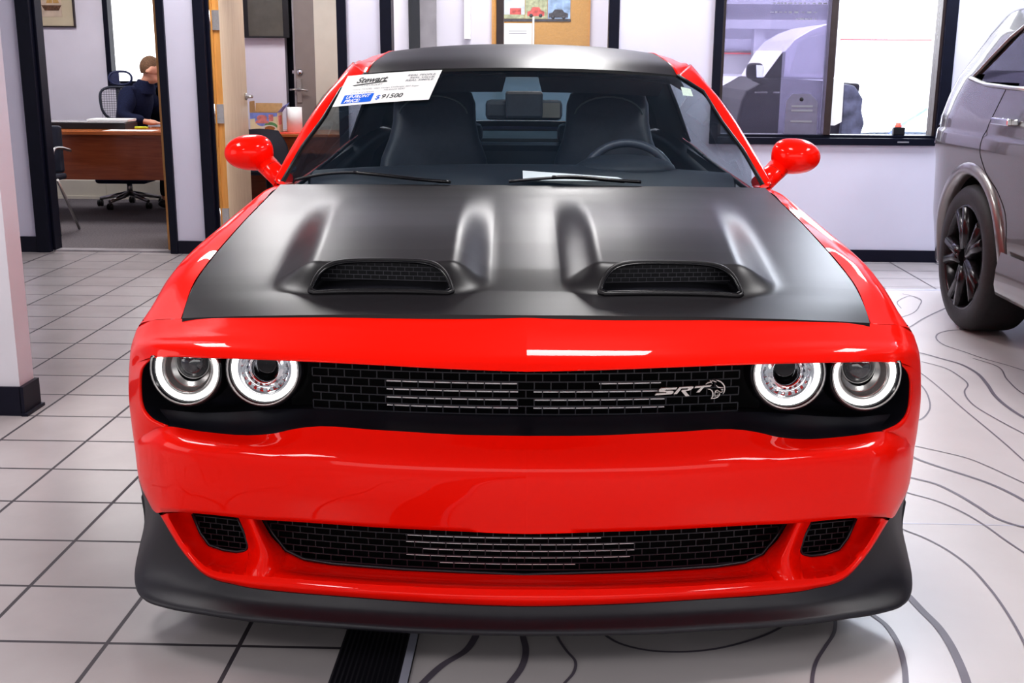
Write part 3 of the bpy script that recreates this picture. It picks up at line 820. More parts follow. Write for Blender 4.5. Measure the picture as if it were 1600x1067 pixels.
# ---------------- windshield, pillars, roof
WR = [  # t-row: edge (dx,py,Y), centre (Y,z)
    ((378, 291.5, 1.60), (1.45, .982)), ((344, 232, 1.83), (1.665, 1.094)), ((312, 189, 2.03), (1.86, 1.192)), ((283, 142, 2.22), (2.06, 1.282)), ((246, 118, 2.34), (2.25, 1.3555))]
we = [P(*r[0]) for r in WR]
we[-1] = P(243, 117, 2.36)
wnet = []
for e, (r0, c) in zip(we, WR):
    wnet.append([(e[0] * u, c[0] + (e[1] - c[0]) * u * u, c[1] + (e[2] - c[1]) * u ** 2.2) for u in (0, .3, .55, .78, .92, 1)])
g = G(); WG = g.patch(wnet, 4, 6, mirror=True)
windshield = build('windshield', g, 'windshield_glass', car)
def glass_y(x, z):
    """depth of the windshield surface at (x,z)"""
    R, C_ = WG.shape[0], WG.shape[1]
    ax = abs(x); ys, zs = [], []
    for i in range(R):
        row = WG[i]; ys.append(np.interp(x, row[:, 0], row[:, 1])); zs.append(np.interp(x, row[:, 0], row[:, 2]))
    return float(np.interp(z, zs, ys))
def on_glass(px, py, off=.003):
    d = ray(px, py); t = 4.2
    for _ in range(14):
        p = [CAM[i] + t * d[i] for i in range(3)]
        t += (glass_y(p[0], p[2]) - p[1]) * .55
    p = [CAM[i] + t * d[i] for i in range(3)]
    return (p[0], p[1] - off, p[2] + off * .4)
# black frit along the glass edge
g = G()
rim_ = [tuple(p) for p in WG[:, -1]]
top = [tuple(p) for p in WG[-1]]
for s in (-1, 1):
    g.grid([[(s * p[0], p[1] - .002, p[2] + .003) for p in rim_], [(s * (p[0] - .012), p[1] - .004, p[2] + .003) for p in rim_]], 0)
g.grid([[(p[0], p[1] - .003, p[2] + .002) for p in top], [(p[0] * .985, p[1] - .030, p[2] - .010) for p in top]], 0)
build('windshield_frit', g, 'void_black', windshield)
# pillars
po = [P(384, 284, 1.64), P(362, 241, 1.87), P(332, 186, 2.08), P(305, 152, 2.27), P(280, 119, 2.42), P(262, 100, 2.60)]
pin = [(p[0] + .006, p[1], p[2]) for p in we]; pin = pin[:1] + [tuple(lerp(a, b, .5) for a, b in zip(pin[i], pin[i + 1])) for i in range(4)] + [pin[-1]]
pin = [(we[0][0] + .004, we[0][1] + .01, we[0][2] - .004), tuple(we[1]), tuple(we[2]), tuple(we[3]), tuple(lerp(we[3][k], we[4][k], .62) for k in range(3)), tuple(we[4])]
pmid = [tuple(lerp(a, b, .5) for a, b in zip(p, q)) for p, q in zip(pin, po)]
pmid = [(p[0] + .012, p[1] - .012, p[2] + .012) for p in pmid]
prear = [(p[0] - .008, p[1] + .03, p[2] - .010) for p in po]
for s in (-1, 1):
    net = [[(s * p[0], p[1], p[2]) for p in r] for r in (pin, pmid, po, prear)]
    g = G(); g.patch(net, 6, 4)
    g.patch([net[3], [(q[0] - s * .002, q[1] + .008, q[2] - .0) for q in net[3]], [(q[0] + s * .001, q[1] + .025, q[2]) for q in net[0]]], 6, 2)
    fp = shell(build('front_pillar', g, 'red_paint', car), s, .004)
    g = G(); g.patch([[(q[0] - s * d, q[1] + .02, q[2] - e) for q in net[k]] for k, d, e in ((0, -.001, .010), (1, .006, .022), (3, .004, .002))], 6, 3); build('pillar_trim', g, 'interior_black', fp)
    g = G(); g.tube([(s * p[0], p[1] - .006, p[2] + .004) for p in pin], .005, 6); build('windshield_seal', g, 'satin_black', car)
# roof
RF = [(2.25, 1.357, we[-1][0] - .002, we[-1][1], we[-1][2] + .002), (2.40, 1.393, .612, 2.45, 1.365), (2.60, 1.425, .592, 2.62, 1.397), (2.85, 1.4535, .580, 2.85, 1.420), (3.15, 1.458, .572, 3.15, 1.424), (3.5, 1.437, .565, 3.5, 1.404), (3.75, 1.405, .56, 3.72, 1.372)]
rn = []
for yc, z0, xe, ye, ze in RF:
    rn.append([(xe * u, yc + (ye - yc) * u * u, z0 + (ze - z0) * u ** 2.4) for u in (0, .4, .7, .88, 1)])
g = G(); RG = g.patch(rn, 5, 5, mirror=True)
g.grid([RG[0], [(p[0] * .995, p[1] + .02, p[2] - .012) for p in RG[0]]], 0)
build('roof', g, 'matte_black', car)
g = G(); g.grid([[(p[0] * .97, p[1] + .03, p[2] - .035) for p in r] for r in RG[::2]], 0); 
for s in (-1, 1): g.grid([[(s * (q[-1][0] * .97 if s > 0 else q[-1][0] * .97), q[-1][1] + .03, q[-1][2] - .035) for q in rn], [(s * .665, q[-1][1] + .04, q[-1][2] - .07) for q in rn], [(s * .675, q[-1][1] + .05, q[-1][2] - .10) for q in rn]], 0)
build('headliner', g, 'interior_black', car)
for s in (-1, 1):
    g = G(); g.patch([[(s * .06, 2.30, 1.335), (s * .33, 2.33, 1.33), (s * .58, 2.40, 1.31)], [(s * .08, 2.36, 1.262), (s * .33, 2.38, 1.258), (s * .56, 2.45, 1.245)]], 4, 3); build('sun_visor', g, 'interior_black', car)

re_ = [r[-1] for r in rn]
ro1 = [(p[0] + d, p[1] + .01, p[2] - e) for p, d, e in zip(re_, (.02, .022, .026, .03, .034, .036, .036), (.004, .005, .006, .006, .006, .006, .006))]
ro2 = [po[4], (po[5][0] - .006, po[5][1] - .02, po[5][2]), (.697, 2.75, 1.372), (.690, 2.95, 1.384), (.686, 3.2, 1.384), (.68, 3.5, 1.365), (.675, 3.75, 1.33)]
ro3 = [(p[0] + .012, p[1] + .05, p[2] - .035) for p in ro2]
for s in (-1, 1):
    g = G(); g.patch([[(s * p[0], p[1], p[2]) for p in r] for r in (re_, ro1, ro2, ro3)], 5, 4)
    g.tube([(s * (p[0] + .004), p[1], p[2] + .001) for p in re_], .0035, 6)
    shell(build('roof_rail', g, 'red_paint', car), s, .006)
    # side glass and rear pillar
    belt = [(side_section(y)[0][0] - .01, y, side_section(y)[0][2] + .005) for y in (1.66, 2.2, 2.6, 3.0, 3.4)]
    tops = [(prear[1][0], 1.90, 1.055), (.795, 2.3, 1.24), (.735, 2.62, 1.325), (.705, 3.0, 1.345), (.70, 3.4, 1.335)]
    g = G(); g.patch([[(s * p[0], p[1], p[2]) for p in r] for r in (belt, tops)], 4, 3); build('side_window', g, 'side_glass', car)
    cp = [[(.845, 3.38, 1.005), (.84, 3.7, 1.02), (.81, 4.2, 1.035)], [(.77, 3.40, 1.20), (.765, 3.66, 1.19), (.765, 4.0, 1.12)], [(.70, 3.38, 1.345), (.69, 3.6, 1.335), (.655, 3.8, 1.31)]]
    g = G(); g.patch([[(s * p[0], p[1], p[2]) for p in r] for r in cp], 4, 4)
    g.patch([[(s * p[0], p[1], p[2]) for p in r] for r in ([cp[0][2], cp[1][2], cp[2][2]], [(.72, 4.32, 1.045), (.66, 4.02, 1.19), (.56, 3.75, 1.372)])], 3, 2)
    rpl = shell(build('rear_pillar', g, 'red_paint', car), s)
    g = G(); g.patch([[(s * (p[0] - .03), p[1] + .0, p[2] - .012) for p in r] for r in cp], 4, 4)
    g.patch([[(s * (p[0] - .03), p[1], p[2] - .012) for p in r] for r in ([cp[0][2], cp[1][2], cp[2][2]], [(.72, 4.30, 1.045), (.66, 4.00, 1.19), (.56, 3.73, 1.372)])], 3, 2); build('pillar_trim', g, 'interior_black', rpl)
    # inner door trim
    ns = side_net([1.58, 1.8, 2.2, 2.8, 3.4, 3.8, 4.3])
    g = G(); g.patch([[(s * (q[0] - d), q[1], q[2] - e) for q in ns[k]] for k, d, e in ((0, .012, .012), (0, .075, .03), (2, .09, .06), (3, .10, 0), (5, .10, 0))], 4, 3)
    build('side_trim', g, 'interior_black', car)
    g = G(); g.patch([[(s * p[0], p[1], p[2]) for p in r] for r in ([(.80, 1.95, .95), (.80, 2.4, .965), (.80, 3.2, .985)], [(.78, 1.95, .5), (.78, 2.4, .5), (.78, 3.2, .5)])], 3, 2)
    build('door_trim', g, 'interior_black', car)
g = G(); g.patch([[(-.56, 3.74, 1.37), (0, 3.76, 1.40), (.56, 3.74, 1.37)], [(-.66, 4.02, 1.195), (0, 4.08, 1.22), (.66, 4.02, 1.195)], [(-.72, 4.32, 1.045), (0, 4.40, 1.055), (.72, 4.32, 1.045)]], 6, 4)
build('rear_window', g, 'rear_glass', car)
# cowl under the wipers
g = G()
cw0 = [(edge(1)[0] * u, 1.425 + (1.51 - 1.425) * u * u, zc(1.43) + (.972 - zc(1.43)) * abs(u) ** 2.3 - .010) for u in np.linspace(-1, 1, 15)]
cw1 = [(p[0], p[1] + .10, p[2] - .015) for p in cw0]
g.grid([cw0, cw1], 0); build('cowl', g, 'satin_black', car)
# fender/hood corner caps beside the windshield
for s in (-1, 1):
    e1 = side_section(1.52)
    net = [[e1[0], e1[1], e1[2]], [(.805, 1.66, .962), (.835, 1.68, .970), (.868, 1.70, .955)], [(.83, 1.80, .95), (.85, 1.80, .955), (.88, 1.84, .925)]]
    g = G(); g.patch([[(s * p[0], p[1], p[2]) for p in r] for r in net], 3, 3)
    build('cowl_corner', g, 'red_paint', car)

# ---------------- wipers
def wiper(pts, arm):
    g = G(); pp = [on_glass(px, py, .014) for px, py in pts]
    g.tube(smooth_curve(pp, 6), .0055, 6); w = build('wiper', g, 'satin_black', car)
    g = G(); aa = [on_glass(px, py, .026) for px, py in arm]
    g.tube(smooth_curve(aa, 6), [.006] * (6 * (len(aa) - 1) + 1), 6); build('wiper_arm', g, 'gloss_black', w)
wiper([(462, 283), (500, 275), (550, 271.5), (600, 275), (650, 281), (690, 286)], [(555, 273), (600, 277.5), (650, 283.5), (705, 288)])
wiper([(795, 285.5), (840, 281.5), (880, 279.5), (930, 282), (975, 286)], [(862, 280.5), (900, 280), (950, 284.5), (1000, 288)])

# ---------------- mirrors
for s in (-1, 1):
    c = (s * .994, 1.86, 1.052)
    def fm_(q, s=s):
        x, y, z = q
        k = s * x
        e = .72 if k < 0 else .86
        xx = math.copysign(abs(x) ** e, x); zz = math.copysign(abs(z) ** .85, z)
        y2 = y * (1.0 if y < 0 else .35)
        zz = zz * (1 - .12 * k) - (.10 * max(0, k) ** 2 if z > 0 else 0)
        return Vector((xx, y2, zz))
    g = G(); g.ball(c, (.0885, .085, .064), 32, 20, 0, fm_)
    mir = build('side_mirror', g, 'red_paint', car)
    g = G(); g.ball((c[0], c[1] + .026, c[2]), (.076, .012, .05), 20, 10); build('mirror_glass', g, 'chrome', mir)
    g = G()
    g.tube([(s * .855, 1.78, .955), (s * .895, 1.81, .985), (s * .945, 1.85, 1.025)], [.034, .034, .036], 12, 0, sx=1.25)
    build('mirror_stalk', g, 'red_paint', mir)
    g = G(); g.tube([(s * (.908), 1.820, .9955), (s * .909, 1.8205, .9963)], .0346, 12, 0, sx=1.25, caps=False); build('mirror_joint', g, 'seam_dark', mir)

# ---------------- wheels
def wheel_parts(root_name, parent, c, r, w, s, spokes, k=1.0, tyre_m='tyre_rubber', rim_m='black_rim'):
    a = (s, 0, 0)
    g = G(); g.lathe(c, a, [(r * .66, -w / 2), (r * .93, -w / 2), (r * .985, -w * .42), (r, -w * .34), (r, w * .34), (r * .985, w * .42), (r * .93, w / 2), (r * .82, w * .52), (r * .68 * k, w / 2), (r * .665 * k, w * .46)], 56)
    wh = build(root_name, g, tyre_m, parent)
    g = G(); g.lathe(c, a, [(r * .675 * k, w * .48), (r * .655 * k, w * .50), (r * .63 * k, w * .46), (r * .60 * k, w * .2), (r * .58 * k, -w * .3)], 48)
    for sp in range(spokes):
        for d in (-.2, .2):
            th = 2 * PI * sp / spokes + d; t0 = 2 * PI * sp / spokes + d * .35
            p0 = Vector((c[0] + s * w * .36, c[1] + math.cos(t0) * r * .13, c[2] + math.sin(t0) * r * .13))
            pm = Vector((c[0] + s * w * .40, c[1] + math.cos(th * .5 + t0 * .5) * r * .38, c[2] + math.sin(th * .5 + t0 * .5) * r * .38))
            p1 = Vector((c[0] + s * w * .42, c[1] + math.cos(th) * r * .64 * k, c[2] + math.sin(th) * r * .64 * k))
            g.tube([p0, pm, p1], [r * .115, r * .085, r * .085], 8)
    g.lathe(c, a, [(r * .17, w * .22), (r * .17, w * .38), (r * .13, w * .42), (r * .05, w * .43), (.0002, w * .43)], 24)
    build('rim', g, rim_m, wh)
    g = G(); g.disc((c[0] - s * w * .05, c[1], c[2]), a, r * .62, 40); g.lathe((c[0] + s * w * .02, c[1], c[2]), a, [(r * .45, 0), (r * .45, .02), (r * .2, .02)], 40, 0)
    build('brake_disc', g, 'dark_liner', wh)
    return wh
for s in (-1, 1):
    for yw in (1.0, 3.95): wheel_parts('wheel', car, (s * .81, yw, .368), .362, .27, s, 7)

# ---------------- interior
g = G()
dn = [[(x, 1.56 + .10 * (x / .75) ** 2, .958 + .0 * x) for x in (0, .3, .55, .74)], [(x, 1.80, 1.000 - .02 * (x / .7) ** 2) for x in (0, .3, .55, .76)], [(x, 1.98, 1.002 - .02 * (x / .7) ** 2) for x in (0, .3, .55, .77)], [(x, 2.06, .95) for x in (0, .3, .55, .77)], [(x, 2.08, .62) for x in (0, .3, .55, .77)]]
g.patch(dn, 5, 4, mirror=True)
g.ball((.385, 1.97, .995), (.19, .16, .05), 20, 12)
build('dashboard', g, 'interior_black', car)
def seat(sx):
    g = G()
    rows = []
    for z, hw, y, th in [(.45, .25, 2.60, .10), (.62, .27, 2.65, .10), (.80, .255, 2.72, .09), (.96, .235, 2.78, .08), (1.05, .20, 2.81, .07), (1.12, .185, 2.83, .065), (1.20, .182, 2.85, .06), (1.245, .165, 2.86, .05), (1.262, .125, 2.865, .03)]:
        ring = []
        for k in range(24):
            a = 2 * PI * k / 24
            cx_, cy_ = math.copysign(abs(math.cos(a)) ** .55, math.cos(a)), math.copysign(abs(math.sin(a)) ** .7, math.sin(a))
            dish = .05 * (1 - abs(cx_) ** 2) if cy_ < 0 and z < 1.05 else .012 * (1 - abs(cx_) ** 2)
            ring.append((sx + hw * cx_, y + th * cy_ + (dish if cy_ < 0 else 0), z))
        rows.append(ring)
    A = rows
    g.grid(A, 0, True, cu=True); g.poly(A[-1])
    st = build('front_seat', g, 'leather_black', car)
    g = G(); g.box(sx - .25, sx + .25, 2.15, 2.66, .36, .52); build('seat_cushion', g, 'leather_black', st, bev=.05)
    g = G(); g.tube([(sx + .15 * math.cos(a), 2.775 - .0, 1.15 + .085 * math.sin(a)) for a in np.linspace(.1, PI - .1, 12)], .004, 5); build('stitching', g, 'interior_grey', st)
seat(-.385); seat(.385)
g = G(); g.box(-.62, .62, 3.48, 3.62, .5, .985); build('rear_bench_back', g, 'leather_black', car, bev=.04)
for sx in (-.36, .36):
    g = G(); g.box(sx - .17, sx + .17, 3.50, 3.60, .98, 1.08); build('rear_headrest', g, 'leather_black', car, bev=.03)
g = G(); g.box(-.66, .66, 3.60, 4.30, .985, 1.0); build('parcel_shelf', g, 'interior_grey', car)
g = G(); g.box(-.12, .12, 2.02, 3.2, .3, .66); build('centre_console', g, 'interior_black', car, bev=.03)
g = G()   # steering wheel
wc = Vector((.415, 2.13, .905)); tilt = math.radians(25)
ring = [wc + Vector((.185 * math.cos(a), .185 * math.sin(a) * math.sin(tilt), .185 * math.sin(a) * math.cos(tilt))) for a in np.linspace(0, 2 * PI, 41)[:-1]]
g.tube(ring, .017, 10, closed=True)
sw = build('steering_wheel', g, 'leather_black', car)
g = G(); g.ball(wc, (.07, .03, .06), 16, 10)
for a in (0, PI, -PI / 2): g.tube([wc, wc + Vector((.18 * math.cos(a), .18 * math.sin(a) * math.sin(tilt), .18 * math.sin(a) * math.cos(tilt)))], .016, 6)
build('wheel_hub', g, 'interior_black', sw)
g = G()   # rear-view mirror
mv = [on_glass(px, py, -.10) for px, py in ((768, 158), (870, 154))]
mcx, mcz, mcy = (mv[0][0] + mv[1][0]) / 2, (mv[0][2] + mv[1][2]) / 2, mv[0][1]
g.box(mcx - .145, mcx + .145, mcy - .02, mcy + .02, mcz - .038, mcz + .038)
rvm = build('rear_view_mirror', g, 'interior_black', car, bev=.018)
g = G(); g.box(mcx + .06, mcx + .135, mcy - .0225, mcy - .021, mcz - .027, mcz + .027); build('camera_window', g, 'tv_screen', rvm)
g = G(); g.box(mcx - .07, mcx + .07, mcy - .05, mcy - .01, mcz - .03, mcz + .07); build('mirror_bracket', g, 'interior_black', rvm, bev=.01)
# inspection sticker and dot on the glass
def glass_quad(g, c4, mi=0, n=8, off=.003):
    (x0, y0), (x1, y1), (x2, y2), (x3, y3) = c4   # TL TR BR BL
    rows = []
    for i in range(n + 1):
        t = i / n
        rows.append([on_glass(lerp(lerp(x0, x1, k / n), lerp(x3, x2, k / n), t), lerp(lerp(y0, y1, k / n), lerp(y3, y2, k / n), t), off) for k in range(n + 1)])
    g.grid(rows, mi, True)
g = G(); glass_quad(g, [(1063.5, 136), (1079, 139.5), (1083, 151), (1067, 149.5)], n=3); build('inspection_sticker', g, 'sticker_green', windshield)

# ---------------- price card on the windshield (a thing of its own)
TL, TR, BR, BL = (544.5, 121), (691.5, 111.5), (670.5, 158), (520, 169.5)
def cardpt(s, t, off=.003):
    off += .012
    sag = 4.0 * 4 * s * (1 - s) * .25
    px = lerp(lerp(TL[0], TR[0], s), lerp(BL[0], BR[0], s), t); py = lerp(lerp(TL[1], TR[1], s), lerp(BL[1], BR[1], s), t) - sag
    return on_glass(px, py, off)
pc = cardpt(.5, .5)
def card_text(g, body, s0, t0, h, w=None, shear=0.0, align='LEFT', mi=0, off=.0045, bold=0.0, space=1.0):
    """text whose baseline starts at (s0,t0) on the card; h = cap height in t, w = width in s"""
    vs2, fs2 = text_mesh(body, 1.0, shear, 'LEFT', space, bold)
    mx = max(v[0] for v in vs2); cap = .69
    k = w / mx if w else h * .32
    x0 = s0 - (w if w else mx * k) if align == 'RIGHT' else s0
    b = g.add([cardpt(x0 + v[0] * k, t0 - v[1] / cap * h, off) for v in vs2])
    for f in fs2: g.face([b + i for i in f], mi)
g = G()
n1, n2 = 18, 6
g.grid([[cardpt(i / n1, j / n2) for i in range(n1 + 1)] for j in range(n2 + 1)], 0, True)
card = build('price_card', g, 'card_white', base=pc)
tag(card, 'white printed price card fixed across the corner of the coupe windshield', 'price card')
g = G()
g.grid([[cardpt(lerp(.075, .385, i / 8) + .0 * j, lerp(.655, .93, j / 3), .004) for i in range(9)] for j in range(4)], 0, True)
build('price_panel', g, 'card_blue', card)
g = G()
card_text(g, 'UP-FRONT', .10, .775, .095, .255, .25, bold=.02)
card_text(g, 'PRICE:', .10, .905, .095, .165, .25, bold=.02)
build('panel_lettering', g, 'card_white', card)
g = G()
card_text(g, 'Stewart', .13, .275, .17, .325, .30, bold=.025)
b = g.add([cardpt(.10, .335, .0045), cardpt(.46, .265, .0045), cardpt(.46, .30, .0045), cardpt(.13, .37, .0045)]); g.face(range(b, b + 4))
build('logo_lettering', g, 'ink_black', card)
g = G(); card_text(g, '91500', .475, .86, .135, .225, .12, bold=.012); build('price_lettering', g, 'ink_black', card)
g = G(); card_text(g, 'CHEVROLET', .205, .40, .05, .22); build('subtitle_lettering', g, 'ink_grey', card)
g = G()
for i, tx in enumerate(('REAL PEOPLE,', 'REAL VALUE,', 'REAL SIMPLE.')): card_text(g, tx, .955, .165 + .085 * i, .055, [.30, .265, .30][i], .2, 'RIGHT', bold=.008)
build('slogan_lettering', g, 'ink_grey', card)
g = G(); card_text(g, 'MAKE MODEL: 2021 Dodge Challenger SRT Super', .13, .52, .045, .70)
card_text(g, 'STOCK # C43659', .13, .625, .045, .24); card_text(g, 'MILEAGE 5697', .47, .60, .045, .22); build('detail_lettering', g, 'ink_grey', card)
g = G(); card_text(g, '$', .415, .875, .135, .05, .1, bold=.01)
build('dollar_sign', g, 'card_blue', card)

# ---------------- paper lying on the dashboard
g = G()
q = [(.0, 1.54, .990), (.36, 1.585, .984), (.33, 1.64, .993), (.0, 1.70, 1.008)]
g.patch([[q[0], q[1]], [q[3], q[2]]], 4, 2)
pp_ = build('paper_sheet', g, 'paper_white', base=(.15, 1.7, 1.0))
tag(pp_, 'blank white sheet of paper lying on the coupe dashboard behind the wipers', 'paper')

# ================================================================== THE ROOM (room coordinates)
def struct(name, g, mats, bev=0.0, parent=None, base=(0, 0, 0)):
    o = build(name, g, mats, parent, bev=bev, base=None if parent else base, room=not parent)
    if not parent: o['kind'] = 'structure'
    return o
g = G(); g.box(-6.2, 6.2, -6.0, 6.02, -.06, 0); struct('floor', g, 'floor_tile')
g = G(); g.box(-6.2, 1.10, 6.02, 9.6, -.06, 0.0); struct('floor_office', g, 'carpet')
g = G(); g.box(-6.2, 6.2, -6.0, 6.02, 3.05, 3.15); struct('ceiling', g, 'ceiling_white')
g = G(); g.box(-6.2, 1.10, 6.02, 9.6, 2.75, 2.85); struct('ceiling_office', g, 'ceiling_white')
# back wall with its openings
HOLES = [(-3.70, -2.66, -.01, 2.15), (-2.445, -1.375, -.01, 2.15), (-1.130, .530, .92, 2.35), (1.195, 2.845, .838, 2.35)]
xs = [-6.2] + [v for h in HOLES for v in h[:2]] + [6.2]
g = G()
for i in range(0, len(xs), 2): g.box(xs[i], xs[i + 1], 5.9, 6.02, 0, 3.05)
for x0, x1, z0, z1 in HOLES:
    g.box(x0, x1, 5.9, 6.02, z1, 3.05)
    if z0 > 0: g.box(x0, x1, 5.9, 6.02, 0, z0)
struct('wall_back', g, 'wall_lilac')
g = G(); g.box(-6.3, -6.2, -6, 9.6, 0, 3.05); struct('wall_left', g, 'wall_lilac')
g = G(); g.box(6.2, 6.3, -6, 6.02, 0, .9); g.box(6.2, 6.3, -6, 6.02, 2.7, 3.05); g.box(6.2, 6.3, 5.0, 6.02, .9, 2.7); struct('wall_right', g, 'wall_lilac')
g = G(); g.box(-6.2, -4.36, 9.35, 9.47, 0, 2.75); g.box(-4.36, -2.98, 9.35, 9.47, 0, 1.15); g.box(-4.36, -2.98, 9.35, 9.47, 2.5, 2.75); struct('wall_office_back', g, 'wall_office')
g = G(); g.box(-2.98, -2.90, 7.0, 9.47, 0, 2.75); struct('wall_partition_left', g, 'wall_office')
g = G(); g.box(-2.90, -2.485, 8.9, 9.0, 0, 2.75); struct('wall_meeting_back', g, 'wall_office')
g = G(); g.box(-2.90, -1.3, 9.05, 9.12, 0, 2.75); struct('dark_gap_panel', g, 'frame_dark')  # black panel painting the darkness inside the open door gap
g = G(); g.box(-2.185, -1.30, 8.84, 8.96, 0, 2.75); struct('wall_cream_return', g, 'cream_paint')
g = G(); g.box(-1.30, -1.20, 6.02, 9.0, 0, 2.75); struct('wall_partition_middle', g, 'wall_office')
g = G(); g.box(-1.20, 1.02, 8.2, 8.3, 0, 2.75); struct('wall_lounge_back', g, 'wall_office')
g = G(); g.box(1.02, 1.10, 6.02, 8.3, 0, 2.75); struct('wall_outer', g, 'wall_office')
# baseboards
g = G(); g.box(-6.2, -3.70, 5.885, 5.9, 0, .115); struct('baseboard_left', g, 'baseboard_dark')
g = G(); g.box(-2.66, -2.445, 5.885, 5.9, 0, .095); struct('baseboard_middle', g, 'baseboard_dark')
g = G(); g.box(-1.375, 6.2, 5.885, 5.9, 0, .085); struct('baseboard_right', g, 'baseboard_dark')
# partition end on the left (near)
g = G(); g.box(-3.6, -2.035, 1.95, 2.075, 0, 3.05); struct('wall_partition_end', g, 'wall_pillar')
g = G(); g.box(-3.6, -2.030, 1.938, 1.95, 0, .118); g.box(-2.035, -2.018, 1.938, 2.085, 0, .118); g.box(-2.03, -2.005, 1.93, 2.09, 0, .012); struct('baseboard_partition', g, 'baseboard_dark')

# ---- door 1 (left office): black frame, leaf folded back
d1 = thing('door_1', (-3.18, 5.96, 0), kind='structure', room=True)
g = G()
g.box(-3.702, -3.605, 5.875, 6.05, 0, 2.18); g.box(-3.605, -3.585, 5.93, 6.05, 0, 2.14)
g.box(-2.710, -2.655, 5.875, 6.05, 0, 2.18); g.box(-3.70, -2.66, 5.875, 6.05, 2.10, 2.18)
build('door_frame', g, 'frame_dark', d1, bev=.004)
g = G(); g.box(-2.762, -2.712, 5.985, 6.87, .012, 2.09); lf = build('door_leaf', g, 'door_edge_oak', d1, bev=.002)
for z in (.26, 1.07, 1.88):
    g = G(); g.box(-2.730, -2.708, 5.975, 5.988, z - .055, z + .055); g.tube([(-2.716, 5.974, z - .055), (-2.716, 5.974, z + .055)], .007, 8); build('hinge', g, 'brushed_steel', lf)
g = G(); g.box(-3.605, -2.715, 5.93, 6.03, 0.0, .012); build('threshold', g, 'rough_grey', d1)
# ---- door 2 (middle): black frame, maple leaf standing open
d2 = thing('door_2', (-1.91, 5.96, 0), kind='structure', room=True)
g = G()
g.box(-2.447, -2.372, 5.875, 6.05, 0, 2.18); g.box(-2.372, -2.350, 5.93, 6.05, 0, 2.14)
g.box(-1.438, -1.373, 5.875, 6.05, 0, 2.18); g.box(-2.44, -1.38, 5.875, 6.05, 2.10, 2.18)
build('door_frame', g, 'frame_dark', d2, bev=.004)
g = G()
a0, a1 = Vector((-2.290, 5.975, 0)), Vector((-2.338, 6.84, 0)); dr = (a1 - a0).normalized(); nx = Vector((-dr.y, dr.x, 0))
if nx.x > 0: nx = -nx
pts = [a0, a1, a1 + nx * .045, a0 + nx * .045]
g.prism([(p.x, p.y) for p in pts], .012, 2.09, 0, axis='z')
g.f = g.f; 
for k, f in enumerate(g.f):
    if k == 5: g.m[k] = 1
lf = build('door_leaf', g, ['door_maple', 'door_edge_oak'], d2)
g = G(); g.box(-2.352, -2.336, 5.955, 5.978, 0.012, 2.09); build('door_stop', g, 'door_edge_oak', d2)
for z in (.26, 1.01, 1.66):
    g = G(); g.box(-2.345, -2.288, 5.958, 5.974, z - .085 * .8, z + .085 * .8); g.tube([(-2.352, 5.957, z - .07), (-2.352, 5.957, z + .07)], .008, 8); build('hinge', g, 'brushed_steel', lf)
g = G()
hc = a0 + dr * .80 - nx * .0; hn = -nx
g.lathe((hc.x, hc.y, 1.11), hn, [(.0, 0), (.028, 0), (.028, .012), (.014, .016), (.012, .055), (.0001, .056)], 20)
g.tube([(hc + hn * .05).to_tuple()[:2] + (1.11,), (hc + hn * .052 - dr * .05).to_tuple()[:2] + (1.112,), (hc + hn * .05 - dr * .115).to_tuple()[:2] + (1.105,)], [.012, .010, .008], 8)
build('lever_handle', g, 'brushed_steel', lf)

# ---- window 1 (middle) and window 2 (right)
w1 = thing('window_1', (-.3, 5.95, .92), kind='structure', room=True)
g = G()
g.box(-1.135, -1.055, 5.88, 6.03, .92, 2.37); g.box(.460, .532, 5.88, 6.03, .92, 2.37); g.box(-1.055, .46, 5.88, 6.03, .92, .99); g.box(-1.055, .46, 5.88, 6.03, 2.30, 2.37)
build('window_frame', g, 'frame_dark', w1, bev=.004)
g = G(); g.box(-.322, -.272, 5.90, 6.01, .99, 2.30); build('mullion', g, 'frame_bronze', w1, bev=.003)
g = G(); g.box(-.338, -.322, 5.91, 6.01, .99, 2.30); build('jamb_strip', g, 'door_edge_oak', w1)
for a, b in ((-1.055, -.338), (-.272, .46)):
    g = G(); g.box(a, b, 5.952, 5.956, .99, 2.30); build('pane', g, 'clear_glass', w1)
w2 = thing('window_2', (2.0, 5.95, .84), kind='structure', room=True)
g = G()
g.box(1.19, 1.248, 5.875, 6.03, .832, 2.40); g.box(2.768, 2.850, 5.875, 6.03, .832, 2.40); g.box(1.248, 2.768, 5.865, 6.03, .832, .882); g.box(1.248, 2.768, 5.90, 6.03, .882, .902); g.box(1.248, 2.768, 5.875, 6.03, 2.33, 2.40)
build('window_frame', g, 'frame_dark', w2, bev=.004)
g = G(); g.box(1.248, 1.268, 5.90, 6.02, .90, 2.33); g.box(2.748, 2.768, 5.90, 6.02, .90, 2.33); build('sash', g, 'frame_bronze', w2)
g = G(); g.box(1.989, 2.037, 5.89, 6.02, .90, 2.33); build('mullion', g, 'frame_bronze', w2, bev=.003)
g = G(); g.box(1.268, 1.989, 5.962, 5.966, .90, 2.33); build('pane', g, 'hazy_glass', w2)
g = G()
